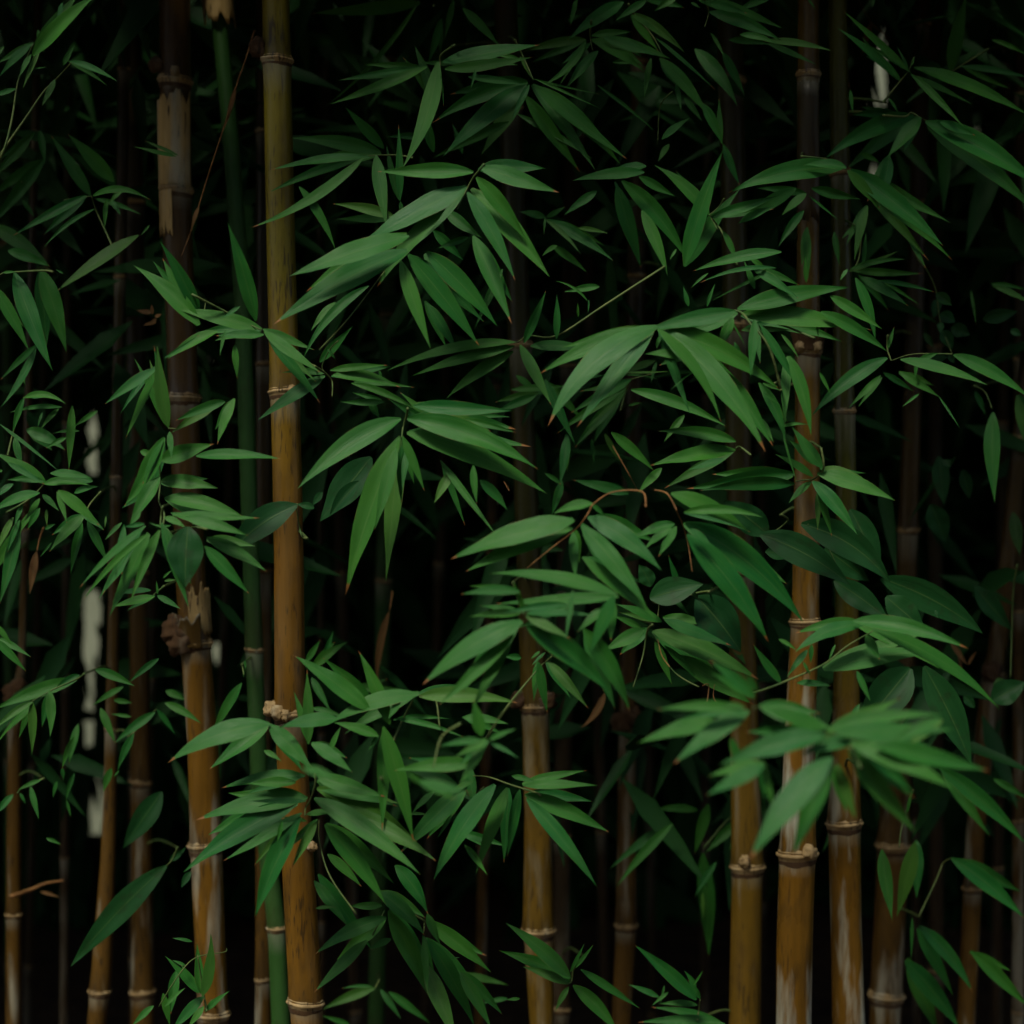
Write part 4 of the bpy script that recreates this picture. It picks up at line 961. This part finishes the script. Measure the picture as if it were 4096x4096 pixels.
BR('large twisted leaves arching to the right edge, upper right', 2.4, (3, 0), '1140,880 1080,850 1030,880 870,870|1140,880 1250,930 1400,930', '''
 1152 885 905 1185 185 .9; 915 1180 820 1572 165 .2 -.03; 1100 870 440 1195 205 .0 .06; 1190 920 2060 1420 200 .8 .03; 1200 950 2000 1590 170 .1; 1300 920 1560 1020 120 .5; 1560 1050 1640 1130 24 .4; 1000 880 620 870 120 -.1; 910 740 980 850 30 .5; 700 1160 840 1230 90 0''')
BR('thin crossing leaves in front of the pale gap at upper right', 2.4, (3, 0), '1060,540 1000,610 870,770|1060,540 1100,430', '''
 1060 530 580 93 62 .6; 1000 600 530 218 72 .4; 1100 510 1960 870 105 .9 .03; 1080 560 1470 950 64 .5; 1060 520 970 350 22 .3; 1085 500 1108 425 22 .8; 730 420 930 530 16 0; 620 680 640 850 40 .4''')
BR('dark upright blade and thin leaf at the top right corner', 2.6, (3, 0), '1360,560 1450,500 1660,370', '''
 1375 545 1500 -40 155 -.1; 1450 500 1990 592 52 .5 .02; 1690 300 1960 420 40 .1''')
BR('leaf blades trailing below the broad folded leaves, right of the tan culm', 2.45, (3, 0), '', '''
 750 1550 655 1960 75 .5; 1040 1740 1190 2020 50 .5; 290 1720 300 2120 70 .3; 660 1710 560 1800 60 .3; 500 1750 540 2000 70 .1''')
BR('dark leaves drooping at the right edge, lower right', 2.75, (3, 3), '1380,680 1320,720 1280,820 1140,1120', '''
 1385 680 1922 1122 185 .4 .03; 1140 1190 1535 1685 135 .4 .06; 1530 1380 1960 1800 135 .4; 1520 1390 1830 1530 80 .5; 1035 1450 1440 1960 255 .0; 1300 0 1930 560 145 .2 .03; 1560 740 1650 830 60 .9; 1700 80 1960 230 80 0; 1090 1130 1080 1440 30 .3''')
BR('two broad dull leaves hanging over the ringed brown culm', 2.6, (3, 3), '990,600 1010,450 1090,170', '''
 860 615 935 1132 150 .2; 1110 560 975 1110 200 .0; 190 420 205 715 100 .2; 100 460 130 560 30 .4; 1050 340 1090 160 30 .2''')

# ------------------------------------------------------------------ climbing vine with broad leaves
VN = lambda *a, **k: spray(*a, mat=M_VINE, prof=prof_vine, name='climbing_vine', cat='vine', group=None, **k)
VN('broad vine leaf crossing the tallest culm at mid height with a curled stalk', 2.2, (1, 1), '300,1880 330,2050 350,2120 385,2130|430,1900 300,1870', '''
 310 1880 -202 2250 235 .4 .06; 440 1905 310 1875 60 .7; 870 1520 495 1990 270 .5; 500 1780 430 1880 60 .4; 780 1700 560 1960 120 .5''')
VN('broad flat vine leaf hanging beside the tufted shoot at left', 2.05, (0, 2), '1420,120 1480,115 1560,130', '''
 1420 110 1400 556 300 .6''')
VN('dark heart shaped vine leaves among the pale cluster, right of centre', 2.15, (2, 2), '1050,640 1100,690 1400,610 1490,600|1110,690 1100,800', '''
 1040 650 1432 548 235 .4; 1395 640 1718 1048 340 .3; 1050 560 960 400 140 .3; 1400 650 1350 600 40 .4''')
VN('large dark vine leaves in front of the tan culm, right of centre', 2.35, (3, 2), '-30,170 60,140 150,60 100,20|560,500 430,220 300,90', '''
 -60 170 602 542 255 .3 .05; 250 90 902 517 265 .2 .09; 500 520 900 810 210 .0; 620 -20 840 460 235 -.1; 850 500 1602 907 265 -.1 .05; 890 640 1175 892 230 .1; 1075 1180 690 1660 340 .0; 1180 1165 1524 1884 265 .3 .02; 1260 740 1280 800 30 .4; 430 270 760 520 200 -.2; -20 300 190 330 120 .2; 0 170 -330 -80 250 0''')
VN('dim vine leaves climbing the shadow at the right edge', 2.75, (3, 2), '1830,1250 1840,900 1850,600 1880,400', '''
 1560 560 1830 885 170 .1; 1690 1430 1945 1290 210 .3; 1740 1250 1790 1420 130 .4; 1230 -60 1340 225 190 .1; 1850 0 1900 320 110 0; 1480 1390 1560 1480 80 .2; 1290 -420 1330 -60 150 .1; 1470 -320 1520 -100 110 -.1;1340 -400 1370 -330 70 .3''')
VN('small leaved vine dangling in the dark at upper right', 2.6, (3, 1), '1390,740 1300,500 1270,270 1200,110 1120,0 1000,-300', '''
 1270 280 1385 372 95 .4; 1280 320 1250 470 90 0; 1300 430 1412 500 110 .5; 1305 500 1300 580 60 .4; 1380 540 1520 600 130 0; 1310 560 1390 700 110 .3; 1370 740 1400 810 60 .8; 1180 580 1250 690 60 0; 1350 760 1140 800 90 .1; 1410 750 1540 770 60 .1; 1830 560 1910 600 60 .2; 1620 480 1880 420 130 -.1''')
VN('long dark vine leaf lying across the brown culms at lower left', 2.6, (0, 3), '1250,745 1300,690 1340,600', '''
 1255 740 553 1477 210 .2; 1220 180 930 600 200 -.1; 1280 700 1400 600 60 0; 1440 780 1370 900 60 .3''')

# ------------------------------------------------------------------ dry things
DRY = lambda *a, **k: spray(*a, mat=M_DEAD, stem_mat=M_TWIG, group=None, **k)
DRY('dry brown twig with two dead leaves hanging left of the tallest culm', 2.5, (0, 0), '1370,1932 1450,1720 1560,1360 1690,960 1780,660 1860,430 1920,230', '''
 1780 650 1695 968 42 .4; 1500 1560 1445 1728 36 .3''', name='dry_twig', cat='twig', stem_r=0.0013, grow=False)
DRY('dry bent stick lying in the black gap at lower left', 3.0, (0, 3), '480,850 350,870 230,920 80,970', '''
 300 930 450 975 30 .2''', name='dry_twig', cat='twig', stem_r=0.0042, grow=False)
DRY('hanging brown dead leaf at the left edge', 2.6, (0, 2), '280,290 300,200 330,120', '''
 275 300 225 615 85 .6''', name='dry_leaf', cat='leaf', grow=False)
DRY('curled dead leaf below the central leaf cluster', 2.8, (2, 2), '690,1350 720,1290', '''
 700 1365 520 1625 70 .7 -.1''', name='dry_leaf', cat='leaf', grow=False)
DRY('slanting brown dead leaf in the black gap right of the tallest culm', 2.9, (1, 2), '1010,740 1030,600', '''
 1005 750 915 1310 62 .6 .04''', name='dry_leaf', cat='leaf', grow=False)
DRY('knot of dead leaves caught on the sheathed culm', 2.6, (0, 1), '', '''
 1150 430 1030 410 70 .8; 1150 440 1145 365 60 1.2; 1170 460 1220 440 60 .8; 1180 500 1080 525 50 .6; 1180 470 1130 520 50 .6''', name='dry_leaf', cat='leaf', grow=False)
DRY('drooping brown dead leaves in the shadow at upper right', 2.9, (3, 0), '680,0 780,170 870,250 920,300', '''
 780 170 705 415 72 .8; 560 480 625 680 16 .8''', name='dry_leaf', cat='leaf', grow=False, stem_r=0.001)
DRY('ragged dead leaf scraps on the node of the leaning culm near the right edge', 2.9, (3, 3), '', '''
 1380 -950 1500 -780 60 .8; 1510 -780 1570 -880 40 .8; 1440 -900 1460 -740 50 .6''', name='dry_leaf', cat='leaf', grow=False)
